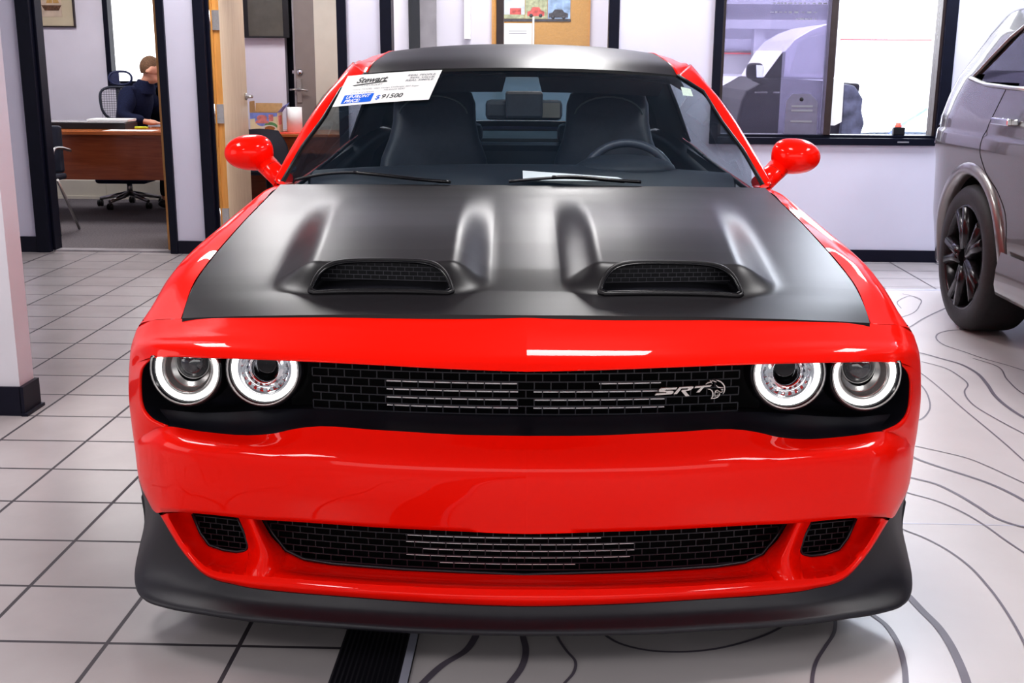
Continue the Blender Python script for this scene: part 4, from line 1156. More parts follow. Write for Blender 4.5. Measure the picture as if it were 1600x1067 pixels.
# haze film painting the bright room reflection over part of the first pane (L-shaped with a rounded inner corner)
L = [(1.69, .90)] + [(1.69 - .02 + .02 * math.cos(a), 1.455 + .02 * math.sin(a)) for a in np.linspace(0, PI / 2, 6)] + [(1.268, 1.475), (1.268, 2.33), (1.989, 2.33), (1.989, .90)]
g.prism(L, 5.985, 5.989); build('reflection_film', g, 'reflection_haze', w2)
g = G(); g.box(2.037, 2.748, 5.962, 5.966, .90, 2.33); build('pane', g, 'clear_glass', w2)
g = G(); g.box(2.037, 2.052, 5.94, 5.96, 1.30, 2.33); build('sash_rail', g, 'truck_silver', w2)
g = G()   # faint reversed marks near the top of the left pane
rr = random.Random(3)
for row, (za, xa, xb) in enumerate(((1.795, 1.60, 1.95), (1.735, 1.58, 1.92), (1.69, 1.76, 1.90))):
    x = xa
    while x < xb:
        k = rr.uniform(.01, .03); h = rr.uniform(.004, .012)
        g.box(x, x + k, 5.958, 5.961, za - h / 2, za + h / 2); x += k + rr.uniform(.006, .02)
build('pane_marks', g, 'ink_grey', w2)
g = G(); g.box(2.505, 2.585, 5.862, 5.866, .852, .862); build('frame_plate', g, 'ink_grey', w2)

# ---------------- display flooring
g = G(); g.box(-.2625, 5.9, -6.0, 4.815, 0, .004)
vm = build('vinyl_flooring', g, 'mat_vinyl', base=(2.8, -.6, 0), room=True)
tag(vm, 'pale roll-out vinyl display flooring printed with dark contour lines, under both cars', 'floor mat')
LINES = [
 ([(1418, 930), (1441, 954.5), (1465, 978.6), (1482, 1002.7), (1496, 1030), (1509.5, 1064.6), (1516, 1100)], .021),
 ([(1340, 945), (1361.6, 959.7), (1382, 975), (1399.5, 999), (1410, 1026.7), (1415, 1064.6), (1414, 1095)], .014),
 ([(1300, 945), (1305, 968), (1303, 989), (1289.4, 1011), (1275.7, 1033.6), (1268.8, 1064.6), (1270, 1095)], .009),
 ([(1385, 815), (1410, 827), (1440.8, 839), (1475, 856.5), (1509.5, 880.6), (1544, 916.7), (1571.5, 954.5), (1599, 1002.7), (1615, 1040)], .007),
 ([(1395, 760), (1420, 770.5), (1458, 781), (1499, 798), (1537, 820), (1571.5, 844.5), (1599, 863), (1640, 890)], .007),
 ([(1390, 735), (1423.6, 746.4), (1458, 755), (1492, 770.5), (1526.7, 791), (1561, 811.8), (1599, 823.8), (1640, 830)], .012),
 ([(1400, 700), (1437.3, 719), (1471.7, 731), (1509.5, 743), (1544, 755), (1575, 768.8), (1600, 782.5), (1640, 815)], .013),
 ([(1430, 697), (1475, 707), (1509.5, 715.5), (1544, 729), (1578, 744.7), (1600, 755), (1640, 776)], .006),
 ([(1400, 545), (1440, 552), (1469, 560), (1497.6, 568), (1523, 580.8), (1542, 600), (1555, 619), (1577, 638), (1600, 652.5), (1640, 670)], .016),
 ([(1440, 565), (1475, 574.5), (1497.6, 587), (1512, 600), (1507, 612.7), (1520, 632), (1555, 654), (1600, 678), (1640, 700)], .007),
 ([(1415, 568), (1440, 584), (1472, 609.5), (1504, 638), (1539, 667), (1571, 694), (1600, 720), (1640, 755)], .006),
 ([(1510, 515), (1488, 516), (1469, 520), (1462.6, 528), (1475, 539), (1504, 549), (1542, 562), (1571, 570), (1600, 579), (1640, 590)], .008),
 ([(1405, 520), (1427.5, 507.5), (1440, 499.5), (1465, 487), (1490, 476)], .010),
 ([(1425, 590), (1440, 603), (1451, 622), (1450, 644.6), (1437, 656), (1415, 662)], .007),
 ([(1520, 560), (1555, 571), (1574, 593.6), (1600, 616), (1630, 630)], .007),
 ([(1410, 459), (1432, 464.5), (1436, 479), (1425, 490), (1405, 497)], .007),
 ([(1440, 470), (1425, 463), (1402, 472), (1408, 482)], .006),
 ([(752, 975), (743, 995), (727.5, 1017), (692.5, 1038.8), (662, 1067), (630, 1110)], .018),
 ([(812, 975), (817, 995), (821.6, 1017), (815, 1043), (797.5, 1067), (770, 1100)], .016),
 ([(866, 980), (872, 997), (885, 1017), (899, 1034), (896, 1052), (883, 1067), (868, 1090)], .007),
 ([(925, 975), (946, 993), (964, 1004), (1003, 1015), (1060, 1019), (1112.5, 1015), (1165, 1003), (1200, 990.6), (1228, 975), (1245, 955)], .008),
]
g = G()
for pix, wd in LINES:
    c = smooth_curve([RZ(px, py, .004) for px, py in pix], 7)
    c = [p for p in c if -.25 < p[0] < 5.8]
    L, R = [], []
    for i, p in enumerate(c):
        a, b = Vector(c[max(0, i - 1)]), Vector(c[min(len(c) - 1, i + 1)])
        t = (b - a).normalized(); n_ = Vector((-t.y, t.x, 0)) * wd / 2
        L.append((p[0] + n_.x, p[1] + n_.y, .0052)); R.append((p[0] - n_.x, p[1] - n_.y, .0052))
    g.grid([L, R], 0, False)
build('printed_lines', g, 'mat_line', vm)
g = G()
for y in (.98, -.02): g.box(1.0 if y > .5 else 1.2, 5.9, y, y + .004, .0042, .0050)
build('sheet_seam', g, 'mat_edge', vm)
g = G(); g.box(-.2625, 5.9, 4.79, 4.83, 0, .0048); build('edge_trim', g, 'mat_edge', vm)
g = G()
g.prism([(-.446, 0), (-.280, .010), (-.2635, .010), (-.2635, 0)], -6.0, 4.83)
rp = build('ramp_strip', g, 'ramp_ribbed', base=(-.35, -.6, 0), room=True)
tag(rp, 'black ribbed rubber ramp strip along the left edge of the vinyl flooring', 'ramp strip')
g = G(); g.box(-.283, -.2640, -6.0, 4.83, .008, .013); build('edge_bead', g, 'mat_edge', rp)

# ---------------- the grey SUV at the right
sx0, syw, szw = 2.25, 3.72, .391
suv = thing('parked_suv', (3.2, 2.4, 0), 'grey SUV with black wheels parked beside the coupe at the right edge', 'car', room=True)
def tumble(z): return pl([.25, .55, .95, 1.10, 1.20, 1.32, 1.42, 1.55, 1.66, 1.74, 1.80, 1.83], [.05, .015, 0, .012, .04, .075, .125, .18, .25, .36, .58, .95], z)
def yr(z): return pl([.3, .6, .9, 1.22, 1.39, 1.53, 1.64, 1.80], [4.08, 4.10, 4.10, 4.09, 4.02, 3.93, 3.90, 3.85], z)
def yend(z): return pl([.3, .5, .9, 1.2, 1.5, 1.7, 1.83], [4.62, 4.74, 4.78, 4.70, 4.52, 4.36, 4.15], z)
def suv_x(y, z):
    x = sx0 + tumble(z) + .45 * max(0, y - yr(z)) ** 2
    if z < 1.04 and z > .6:  # shoulder crease and haunch
        x -= .012 * math.exp(-((z - .98) / .10) ** 2)
    return min(x, 3.2)
ZS = [.27, .36, .45, .52, .60, .68, .76, .84, .90, .95, 1.0, 1.04, 1.08, 1.14, 1.20, 1.26, 1.32, 1.37, 1.42, 1.48, 1.55, 1.61, 1.66, 1.71, 1.75, 1.79, 1.815, 1.83]
YS = list(np.linspace(-.25, 4.0, 86)) + list(np.linspace(4.0, 4.6, 14))[1:]
def suv_pt(y, z):
    ye = yend(z); y2 = y if y < 3.9 else 3.9 + (y - 3.9) * (ye - 3.9) / .7
    return (suv_x(y2, z), y2, z)
# quarter glass outline on the flank (y,z)
GL = [(4.02, 1.315), (3.80, 1.285), (3.45, 1.275), (3.02, 1.270), (3.02, 1.66), (3.30, 1.67), (3.52, 1.655), (3.66, 1.61), (3.80, 1.52), (3.93, 1.41)]
GR = [(2.94, 1.268), (2.0, 1.262), (2.0, 1.67), (2.94, 1.668)]
GF = [(1.90, 1.262), (.75, 1.255), (.95, 1.38), (1.45, 1.62), (1.90, 1.668)]
def inside(poly, a, b):
    c = False; n = len(poly)
    for i in range(n):
        p, q = poly[i], poly[(i + 1) % n]
        if (p[1] > b) != (q[1] > b) and a < (q[0] - p[0]) * (b - p[1]) / (q[1] - p[1]) + p[0]: c = not c
    return c
def ref(arr, n):
    out = []
    for a, b in zip(arr[:-1], arr[1:]): out += list(np.linspace(a, b, n + 1))[:-1]
    return out + [arr[-1]]
ZF = ref(ZS, 3)
grid_ = [[suv_pt(y, z) for y in YS] for z in ZF]
AR = .470
def skip_suv(i, j):
    c = [(grid_[i][j][k] + grid_[i + 1][j + 1][k]) / 2 for k in range(3)]
    if inside(GL, c[1], c[2]) or inside(GF, c[1], c[2]) or inside(GR, c[1], c[2]): return True
    for yw in (syw, syw - 3.04):
        if c[2] < .9 and (c[1] - yw) ** 2 + (c[2] - szw) ** 2 < AR ** 2: return True
    return False
g = G(); g.grid(grid_, 0, True, skip=skip_suv)
far = [[(6.4 - p[0], p[1], p[2]) for p in r] for r in grid_]
g.grid(far, 0, True)
g.grid([[r[-1] for r in grid_], [r[-1] for r in far]], 0, True)
g.grid([[r[0] for r in grid_], [r[0] for r in far]], 0, True)
g.grid([grid_[-1], far[-1]], 0, True); g.grid([grid_[0], far[0]], 0, True)
build('body', g, 'suv_grey', suv)
g = G()
ys_ = np.linspace(2.9, 4.05, 24); zs2 = np.linspace(1.26, 1.68, 12)
gg = [[(suv_x(y, z) + .006, y, z) for y in ys_] for z in zs2]
g.grid(gg, 0, True, skip=lambda i, j: not inside([(a, b) for a, b in [(4.05, 1.31), (3.4, 1.26), (2.9, 1.25), (2.9, 1.69), (3.4, 1.69), (3.7, 1.62), (3.98, 1.41)]], gg[i][j][1], gg[i][j][2]))
build('side_window', g, 'dark_glass', suv)
for pol in (GR, GF):
    ya, yb = min(q[0] for q in pol) - .05, max(q[0] for q in pol) + .05
    gg = [[(suv_x(y, z) + .006, y, z) for y in np.linspace(ya, yb, 20)] for z in zs2]
    cyx, czx = sum(q[0] for q in pol) / len(pol), sum(q[1] for q in pol) / len(pol)
    big = [(cyx + (q[0] - cyx) * 1.06, czx + (q[1] - czx) * 1.12) for q in pol]
    g = G(); g.grid(gg, 0, True, skip=lambda i, j: not inside(big, gg[i][j][1], gg[i][j][2])); build('side_window', g, 'dark_glass', suv)
    g = G(); g.tube([(suv_x(y, z) - .002, y, z) for y, z in pol], .010, 6, closed=True); build('window_trim', g, 'suv_trim', suv)
g = G(); ol = smooth_curve([(suv_x(y, z) - .003, y, z) for y, z in GL], 4, closed=True)
g.tube([(suv_x(y, z) - .002, y, z) for y, z in GL], .011, 6, closed=True)
build('window_trim', g, 'suv_trim', suv)
g = G(); g.tube([(suv_x(y, 1.272) - .005, y, z) for y, z in GL[:4]], .010, 6); build('sill_trim', g, 'brushed_steel', suv)
g = G(); g.box(2.36, 2.9, 2.6, 4.2, .95, 1.2); g.box(2.75, 2.9, 2.6, 4.2, 1.2, 1.7); g.box(2.45, 2.70, 3.05, 3.2, 1.2, 1.55); build('cabin', g, 'interior_black', suv)
for yw in (syw, syw - 3.04):
    g = G()
    a_ = np.linspace(-.20, PI + .12, 34)
    rows = []
    for r_, off in ((.435, .05), (.437, -.012), (.452, -.020), (.490, -.016), (.502, .004)):
        rows.append([(suv_x(yw + r_ * math.cos(a), max(.28, szw + r_ * math.sin(a))) + off, yw + r_ * math.cos(a), szw + r_ * math.sin(a)) for a in a_])
    g.grid(rows, 0, True); build('arch_trim', g, 'suv_trim', suv)
    g = G()
    g.grid([[(x, yw + .44 * math.cos(a), szw + .44 * math.sin(a)) for a in a_] for x in (2.28, 2.62)], 0, True)
    g.poly([(2.62, yw + .44 * math.cos(a), szw + .44 * math.sin(a)) for a in a_]); build('wheel_well', g, 'dark_liner', suv)
    wheel_parts('wheel', suv, (2.385, yw, szw), .385, .27, -1, 5, 1.08)
g = G()
hp = [(suv_x(y, z), y, z) for y, z in ((3.42, 1.118), (3.40, 1.122), (3.25, 1.122), (3.20, 1.118))]
g.obox((sx0 - .030, 3.31, 1.118), (0, 1, 0), (1, 0, 0), (0, 0, 1), .105, .012, .017); g.obox((sx0 - .012, 3.395, 1.118), (0, 1, 0), (1, 0, 0), (0, 0, 1), .016, .025, .015); g.obox((sx0 - .012, 3.225, 1.118), (0, 1, 0), (1, 0, 0), (0, 0, 1), .016, .025, .015)
build('door_handle', g, 'chrome', suv, bev=.006)
g = G()   # rear door shut line
sl = [(3.52, 1.27), (3.56, 1.12), (3.60, .98), (3.52, .86), (3.36, .78), (3.24, .68), (3.20, .45)]
g.tube([(suv_x(y, z) - .0005, y, z) for y, z in smooth_curve([(a, b, 0) for a, b in sl], 5) for y, z in [(y, z)]] if False else [(suv_x(q[0], q[1]) - .0002, q[0], q[1]) for q in smooth_curve([(a, b, 0) for a, b in sl], 5)], .0022, 4)
build('door_gap', g, 'dark_liner', suv)
g = G(); g.tube([(suv_x(y, z) - .0002, y, z) for y, z in ((1.96, 1.25), (1.96, .9), (1.94, .6), (1.94, .45))], .0022, 4); build('door_gap', g, 'dark_liner', suv)
g = G(); g.obox((sx0 - .030, 2.15, 1.11), (0, 1, 0), (1, 0, 0), (0, 0, 1), .105, .012, .017); g.obox((sx0 - .012, 2.235, 1.11), (0, 1, 0), (1, 0, 0), (0, 0, 1), .016, .025, .015); g.obox((sx0 - .012, 2.065, 1.11), (0, 1, 0), (1, 0, 0), (0, 0, 1), .016, .025, .015)
build('door_handle', g, 'chrome', suv, bev=.006)
g = G()
rk_ = [(2.28, .28), (2.245, .29), (2.232, .34), (2.234, .42), (2.250, .50)]
g.grid([[(x, y, z) for x, z in rk_] for y in (1.16, 2.2, 3.22)], 0, True); build('sill_panel', g, 'suv_grey', suv)
g = G()   # tail lamp wrapping the rear corner
tg = [[(suv_x(y, z) - .003, y, z) for y in np.linspace(4.45, min(4.74, yend(z) - .01), 7)] for z in (.94, 1.0, 1.06, 1.1)]
g.grid(tg, 0, True); build('tail_light', g, 'tail_red', suv)

# ---------------- left office: desk and what is on it
desk = thing('office_desk', (-3.6, 7.95, 0), 'cherry wood office desk in the left office with a floating front panel', 'desk', room=True)
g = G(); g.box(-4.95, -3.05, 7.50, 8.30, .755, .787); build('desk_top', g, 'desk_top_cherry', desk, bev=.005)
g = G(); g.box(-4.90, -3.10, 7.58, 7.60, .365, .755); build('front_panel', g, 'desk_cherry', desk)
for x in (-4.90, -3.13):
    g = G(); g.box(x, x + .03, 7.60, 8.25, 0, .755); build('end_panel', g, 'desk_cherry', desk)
g = G(); g.box(-4.75, -3.68, 7.78, 8.10, .788, .842, 0); g.box(-4.74, -3.69, 7.79, 8.09, .842, .850, 1)
dp = build('flat_display', g, ['laptop_black', 'desk_glass'], base=(-4.2, 8.0, .788), room=True, bev=.004)
tag(dp, 'flat black panel with a grey glass top lying on the cherry desk', 'display panel')
g = G(); g.box(-4.05, -3.68, 7.86, 8.08, .8515, .872)
tag(build('notepad', g, 'paper_white', base=(-3.87, 7.97, .8515), room=True, bev=.003), 'white paper pad lying on the flat black panel on the desk', 'notepad')
g = G(); g.box(-3.79, -3.36, 7.53, 7.74, .788, .790)
tag(build('document', g, 'paper_white', base=(-3.57, 7.63, .788), room=True), 'white document lying at the front edge of the cherry desk', 'document')
g = G(); g.tube([(-3.62, 7.86, .800), (-3.53, 7.87, .800)], .0125, 10); hlm = build('highlighter', g, 'marker_yellow', base=(-3.57, 7.86, .788), room=True)
g2 = G(); g2.tube([(-3.53, 7.87, .800), (-3.505, 7.873, .800)], [.0127, .006], 10); build('highlighter_cap', g2, 'marker_yellow', hlm)
tag(hlm, 'yellow highlighter pen lying on the desk beside the white document', 'highlighter')
# framed picture
pic = thing('framed_picture', (-5.0, 9.33, 1.7), 'framed print of sailing boats with a wide beige mount on the office wall', 'picture', room=True)
g = G()
for a, b, c, d in ((-5.62, -4.672, 1.698, 1.712), (-5.62, -4.672, 2.388, 2.40), (-5.62, -5.606, 1.71, 2.39), (-4.686, -4.672, 1.71, 2.39)): g.box(a, b, 9.315, 9.345, c, d)
build('picture_frame', g, 'frame_bronze', pic)
g = G(); g.box(-5.606, -4.686, 9.333, 9.345, 1.712, 2.388); build('picture_mount', g, 'picture_mount', pic)
g = G(); g.box(-5.50, -4.80, 9.329, 9.333, 1.80, 2.29)
for i in range(3):
    x = -5.30 + .2 * i
    g.prism([(x - .07, 1.86), (x + .07, 1.86), (x + .10, 1.91), (x - .10, 1.91)], 9.326, 9.329, 1)
    g.prism([(x - .05, 1.93), (x + .01, 1.93), (x + .01, 2.14)], 9.326, 9.329, 2); g.prism([(x + .02, 1.93), (x + .08, 1.93), (x + .02, 2.10)], 9.326, 9.329, 2)
build('print', g, ['picture_sepia', 'ship_brown', 'sail_tan'], pic)
# office window
ow = thing('window_3', (-3.7, 9.4, 1.15), kind='structure', room=True)
g = G()
for a, b, c, d in ((-4.385, -4.335, 1.13, 2.53), (-3.01, -2.96, 1.13, 2.53), (-4.335, -3.01, 1.13, 1.18), (-4.335, -3.01, 2.48, 2.53)): g.box(a, b, 9.31, 9.48, c, d)
build('window_frame', g, 'frame_dark', ow)
g = G(); g.box(-4.335, -3.01, 9.43, 9.434, 1.18, 2.48); build('daylight_pane', g, 'daylight_white', ow)  # self-lit pane stands in for the daylight outside
# baseboard heater
ht = thing('baseboard_heater', (-4.3, 9.28, 0), 'cream baseboard heater along the office back wall behind the desk', 'heater', room=True)
g = G(); g.box(-5.6, -3.05, 9.24, 9.345, .02, .19); build('casing', g, 'cream_paint', ht, bev=.006)
g = G(); g.box(-5.6, -3.05, 9.225, 9.24, .0, .03); g.box(-4.47, -4.455, 9.233, 9.24, .02, .19); build('grille_strip', g, 'cream_paint', ht)
# visitor chair
vc = thing('visitor_chair', (-4.08, 6.75, 0), 'dark visitor chair with silver armrest frame inside the left office doorway', 'chair', room=True)
g = G(); g.box(-4.36, -3.90, 6.55, 7.0, .43, .48); build('seat', g, 'chair_mesh', vc, bev=.02)
g = G(); g.box(-4.34, -3.92, 6.97, 7.02, .48, .86); build('backrest', g, 'chair_mesh', vc, bev=.02)
for x in (-4.40, -3.86):
    g = G(); g.tube(smooth_curve([(x + .03 * (1 if x > -4.1 else -1), 6.60, 0.01), (x + .01, 6.62, .30), (x, 6.64, .62), (x - .01, 6.70, .682), (x - .01, 6.85, .69), (x, 7.0, .66)], 5), .0125, 8); build('arm_frame', g, 'brushed_steel', vc)
    g = G(); g.tube([(x, 6.70, .45), (x, 7.05, .01)], .012, 8); build('leg', g, 'brushed_steel', vc)
g = G(); g.box(-4.0, -3.885, 6.56, 6.62, .20, .44); build('seat_apron', g, 'chair_mesh', vc, bev=.01)

# desk chair
oc = thing('desk_chair', (-4.02, 8.66, 0), 'blue-black mesh desk chair with headrest behind the cherry desk', 'chair', room=True)
ang = math.radians(24)
def bk(u, z, d=0.0):   # point on the reclined chair back: u across, z height
    lean = .10 * (z - .55)
    return (-4.125 + u * math.cos(ang) - (lean + d) * math.sin(ang) * .6, 8.86 + u * math.sin(ang) * .6 + (lean + d) + .05 * (u / .2) ** 2 * -1, z)
g = G(); ringp = [bk(.19 * math.cos(a) * (1 + .12 * math.sin(a)), .985 + .155 * math.sin(a)) for a in np.linspace(0, 2 * PI, 33)[:-1]]
ringp = [bk(math.copysign(abs(math.cos(a)) ** .6, math.cos(a)) * (.165 + .025 * math.sin(a)), .975 + .155 * math.copysign(abs(math.sin(a)) ** .7, math.sin(a))) for a in np.linspace(0, 2 * PI, 41)[:-1]]
g.tube(ringp, .013, 8, closed=True); br_ = build('backrest_frame', g, 'chair_mesh', oc)
g = G()
for k in range(13):
    z = .84 + .022 * k
    hw = .165 * (1 - abs((z - .975) / .165) ** 3) ** .5 if abs(z - .975) < .165 else 0
    if hw > .02: g.tube([bk(-hw, z), bk(0, z), bk(hw, z)], .0022, 4)
for k in range(-7, 8):
    u = .022 * k; g.tube([bk(u, .83), bk(u, .975), bk(u, 1.12)], .0016, 4)
build('mesh_panel', g, 'chair_mesh', br_)
g = G(); g.tube([bk(0, .55, .02), bk(0, .9, .03), bk(0, 1.18, .02)], .022, 8); build('spine', g, 'chair_mesh', oc)
g = G(); hr_ = [bk(math.copysign(abs(math.cos(a)) ** .7, math.cos(a)) * .115 + .035, 1.215 + .062 * math.sin(a)) for a in np.linspace(0, 2 * PI, 33)[:-1]]
g.tube(hr_, .011, 8, closed=True); hf = build('headrest', g, 'chair_blue', oc)
g = G(); g.patch([[bk(u, z, -.01 * math.cos(u * 20)) for u in (-.07, -.03, .02)] for z in (1.16, 1.215, 1.27)], 4, 4); build('headrest_pad', g, 'chair_blue', hf)
g = G(); g.box(-4.25, -3.75, 8.42, 8.84, .24, .31); build('seat', g, 'chair_blue', oc, bev=.03)
g = G(); g.tube([(-4.0, 8.66, .12), (-4.0, 8.66, .25)], [.03, .025], 12); build('gas_column', g, 'brushed_steel', oc)
for k in range(5):
    a = 2 * PI * k / 5 - 1.9
    tip = (-4.0 + .30 * math.cos(a), 8.66 + .30 * math.sin(a))
    g = G(); g.tube([(-4.0, 8.66, .13), (tip[0], tip[1], .075)], [.028, .016], 8); lg = build('base_leg', g, 'brushed_steel', oc)
    g = G(); g.lathe((tip[0] - .022, tip[1], .031), (1, 0, 0), [(.0, 0), (.031, 0), (.031, .016), (.012, .018), (.012, .028), (.031, .03), (.031, .044), (.0, .044)], 16); build('caster', g, 'laptop_black', lg)

# ---------------- the man at the desk
man = thing('person', (-3.85, 8.55, 0), 'man in a navy jacket with short brown hair leaning over the cherry desk', 'person', room=True)
def skin_obj(name, verts, edges, m, parent, sub=2, flat=None):
    b = _base(parent)
    me = bpy.data.meshes.new(name); me.from_pydata([(v[0] - b[0], v[1] - b[1], v[2] - b[2]) for v in verts], edges, [])
    me.materials.append(M[m])
    o = bpy.data.objects.new(name, me); COL.objects.link(o); o.parent = parent
    o.modifiers.new('skin', 'SKIN'); 
    sd = me.skin_vertices[0].data if me.skin_vertices else me.attributes
    for i, v in enumerate(verts):
        r = v[3]; me.skin_vertices[0].data[i].radius = (r, v[4] if len(v) > 4 else r)
        me.skin_vertices[0].data[i].use_root = (i == 0)
    s_ = o.modifiers.new('sub', 'SUBSURF'); s_.levels = sub; s_.render_levels = sub
    for p in me.polygons: p.use_smooth = True
    o.modifiers['skin'].use_smooth_shade = True
    return o
V, Eg = [], []
def chain(pts, start=None):
    prev = start
    for p in pts:
        V.append(p); i = len(V) - 1
        if prev is not None: Eg.append((prev, i))
        prev = i
    return prev
pel = chain([(-3.95, 8.62, .56, .13)])
ch = chain([(-3.93, 8.60, .75, .125), (-3.87, 8.58, .96, .115)], pel)
nk = chain([(-3.765, 8.55, 1.13, .062), (-3.71, 8.53, 1.195, .056)], ch)
hd = chain([(-3.665, 8.515, 1.235, .072, .066), (-3.655, 8.51, 1.305, .092, .080), (-3.665, 8.51, 1.365, .078, .07)], nk)
chain([(-3.615, 8.50, 1.225, .050), (-3.60, 8.498, 1.185, .034)], hd - 2)          # jaw
chain([(-3.575, 8.495, 1.275, .030), (-3.548, 8.49, 1.262, .015)], hd - 1)         # nose
for s in (-1, 1): chain([(-3.668, 8.51 + s * .083, 1.285, .024), (-3.675, 8.51 + s * .094, 1.292, .016)], hd - 1)  # ears
hands = []
for s, sh, el, wr in ((-1, (-3.84, 8.385, 1.06), (-3.86, 8.24, .86), (-3.62, 8.20, .835)), (1, (-3.80, 8.76, 1.06), (-3.74, 8.86, .86), (-3.52, 8.70, .835))):
    a = chain([(*sh, .03), (*el, .026), (*wr, .027), (wr[0] + .06, wr[1] + .01, wr[2] - .008, .036, .02)], ch)
    for f in range(4):
        o_ = -.027 + .018 * f; ln = [.072, .082, .078, .062][f]
        chain([(wr[0] + .10, wr[1] + .01 + o_, wr[2] - .012, .0088), (wr[0] + .10 + ln * .6, wr[1] + .012 + o_ * 1.1, wr[2] - .016, .008), (wr[0] + .10 + ln, wr[1] + .012 + o_ * 1.1, wr[2] - .026, .0065)], a)
    chain([(wr[0] + .055, wr[1] + .045 * -s, wr[2] - .012, .011), (wr[0] + .09, wr[1] + .06 * -s, wr[2] - .018, .009)], a)
for s in (-1, 1):
    chain([(-3.90, 8.62 + s * .10, .53, .085), (-3.50, 8.60 + s * .11, .53, .062), (-3.61, 8.62 + s * .12, .11, .042), (-3.51, 8.62 + s * .13, .05, .035)], pel)
skin_obj('body', V, Eg, 'skin', man, 2)
V, Eg = [], []
p0 = chain([(-3.945, 8.615, .60, .155)])
p1 = chain([(-3.935, 8.60, .76, .150), (-3.865, 8.58, .96, .185), (-3.79, 8.555, 1.09, .135), (-3.745, 8.54, 1.165, .078)], p0)
for sh, el, wr in (((-3.845, 8.38, 1.06), (-3.865, 8.235, .865), (-3.64, 8.20, .842)), ((-3.80, 8.77, 1.06), (-3.745, 8.87, .865), (-3.54, 8.71, .842))):
    chain([(*sh, .105), (lerp(sh[0], el[0], .5), lerp(sh[1], el[1], .5), lerp(sh[2], el[2], .5), .085), (*el, .070), (*wr, .050)], p1 - 2)
skin_obj('jacket', V, Eg, 'navy_cloth', man, 2)
g = G(); g.tube(smooth_curve([(-3.82, 8.68, 1.07), (-3.79, 8.80, .98), (-3.74, 8.87, .87), (-3.64, 8.79, .86), (-3.53, 8.71, .855)], 5), [.10] * 6 + [.085] * 5 + [.075] * 5 + [.06] * 5, 14); build('sleeve', g, 'navy_cloth', man)
V, Eg = [], []
p0 = chain([(-3.95, 8.62, .545, .150)])
for s in (-1, 1): chain([(-3.88, 8.62 + s * .10, .535, .098), (-3.50, 8.60 + s * .11, .535, .074), (-3.58, 8.61 + s * .115, .32, .064), (-3.60, 8.62 + s * .12, .10, .056)], p0)
skin_obj('trousers', V, Eg, 'dark_trousers', man, 2)
for s in (-1, 1):
    g = G(); g.ball((-3.545, 8.62 + s * .13, .05), (.13, .048, .05), 16, 10, 0, lambda q: Vector((q.x, q.y, max(q.z, -.95)))); build('shoe', g, 'laptop_black', man)
g = G()
def hairf(q):
    v = Vector(q)
    return v
pts = []
for i in range(13):
    th = PI * .66 * i / 12; row = []
    for j in range(28):
        ph = 2 * PI * j / 28
        lim = 1.0 - .38 * max(0, math.cos(ph)) ** .6 if math.cos(ph) > 0 else 1.0
        t = th * lim
        row.append((-3.668 + .099 * math.sin(t) * math.cos(ph), 8.51 + .087 * math.sin(t) * math.sin(ph), 1.318 + .108 * math.cos(t)))
    pts.append(row)
g.grid(pts, 0, True, cu=True); build('hair', g, 'hair_brown', man)
g = G()
rows = [[(cx_ + rr_ * math.cos(a), cy_ + rr_ * .95 * math.sin(a), cz_ - .012 * math.cos(a)) for a in np.linspace(0, 2 * PI, 29)[:-1]] for cx_, cy_, cz_, rr_ in ((-3.775, 8.552, 1.085, .125), (-3.755, 8.545, 1.135, .105), (-3.735, 8.538, 1.175, .082), (-3.722, 8.533, 1.20, .078), (-3.722, 8.533, 1.20, .068), (-3.735, 8.538, 1.17, .066))]
g.grid(rows, 0, True, cu=True); build('collar', g, 'navy_cloth', man)
for s in (-1, 1):
    g = G(); g.ball((-3.578, 8.503 + s * .034, 1.30), (.012, .014, .010), 10, 8); build('eye', g, 'ink_black', man)

# ---------------- middle office: table, carton, paper roll, television, steel door
tb = thing('side_table', (-2.2, 7.95, 0), 'small cherry wood table in the middle office carrying the snack carton', 'table', room=True)
g = G(); g.box(-2.85, -1.5, 7.65, 8.35, .742, .768); build('table_top', g, 'desk_top_cherry', tb, bev=.004)
g = G(); g.box(-2.80, -1.55, 7.68, 7.70, .60, .742); build('apron', g, 'desk_cherry', tb)
g = G(); g.box(-2.80, -1.55, 8.28, 8.30, .10, .742); build('back_panel', g, 'desk_cherry', tb)
for x in (-2.78, -1.60):
    for y in (7.72, 8.26):
        g = G(); g.box(x, x + .05, y, y + .05, 0, .742); build('leg', g, 'desk_cherry', tb)
bx = thing('snack_carton', (-2.42, 7.86, .769), 'open printed snack carton with raised flaps on the small cherry table', 'carton', room=True)
x0, x1, y0, y1, z0, z1 = -2.555, -2.315, 7.74, 7.94, .769, .945
g = G()
t = .004
g.box(x0, x1, y0, y0 + t, z0, z1); g.box(x0, x1, y1 - t, y1, z0, z1); g.box(x0, x0 + t, y0 + t, y1 - t, z0, z1); g.box(x1 - t, x1, y0 + t, y1 - t, z0, z1); g.box(x0, x1, y0, y1, z0, z0 + t)
build('carton_box', g, 'kraft_card', bx)
g = G()
g.poly([(x0, y0 + .0, z1), (x0, y1, z1), (x0 - .002, y1 - .01, z1 + .095), (x0 - .002, y0 + .01, z1 + .095)]); g.poly([(x0, y1, z1), (x1, y1, z1), (x1, y1 + .02, z1 + .075), (x0, y1 + .02, z1 + .075)])
build('carton_flap', g, 'kraft_card', bx)
g = G(); g.poly([(x1, y0, z1), (x1, y1, z1), (x1 + .075, y1 - .02, z1 + .085), (x1 + .055, y0 + .02, z1 + .06)]); build('printed_flap', g, 'box_blue', bx)
g = G()
yf = y0 - .0012
g.poly([(x0, yf, z0), (x1, yf, z0), (x1, yf, z1), (x0, yf, z1)], 0)
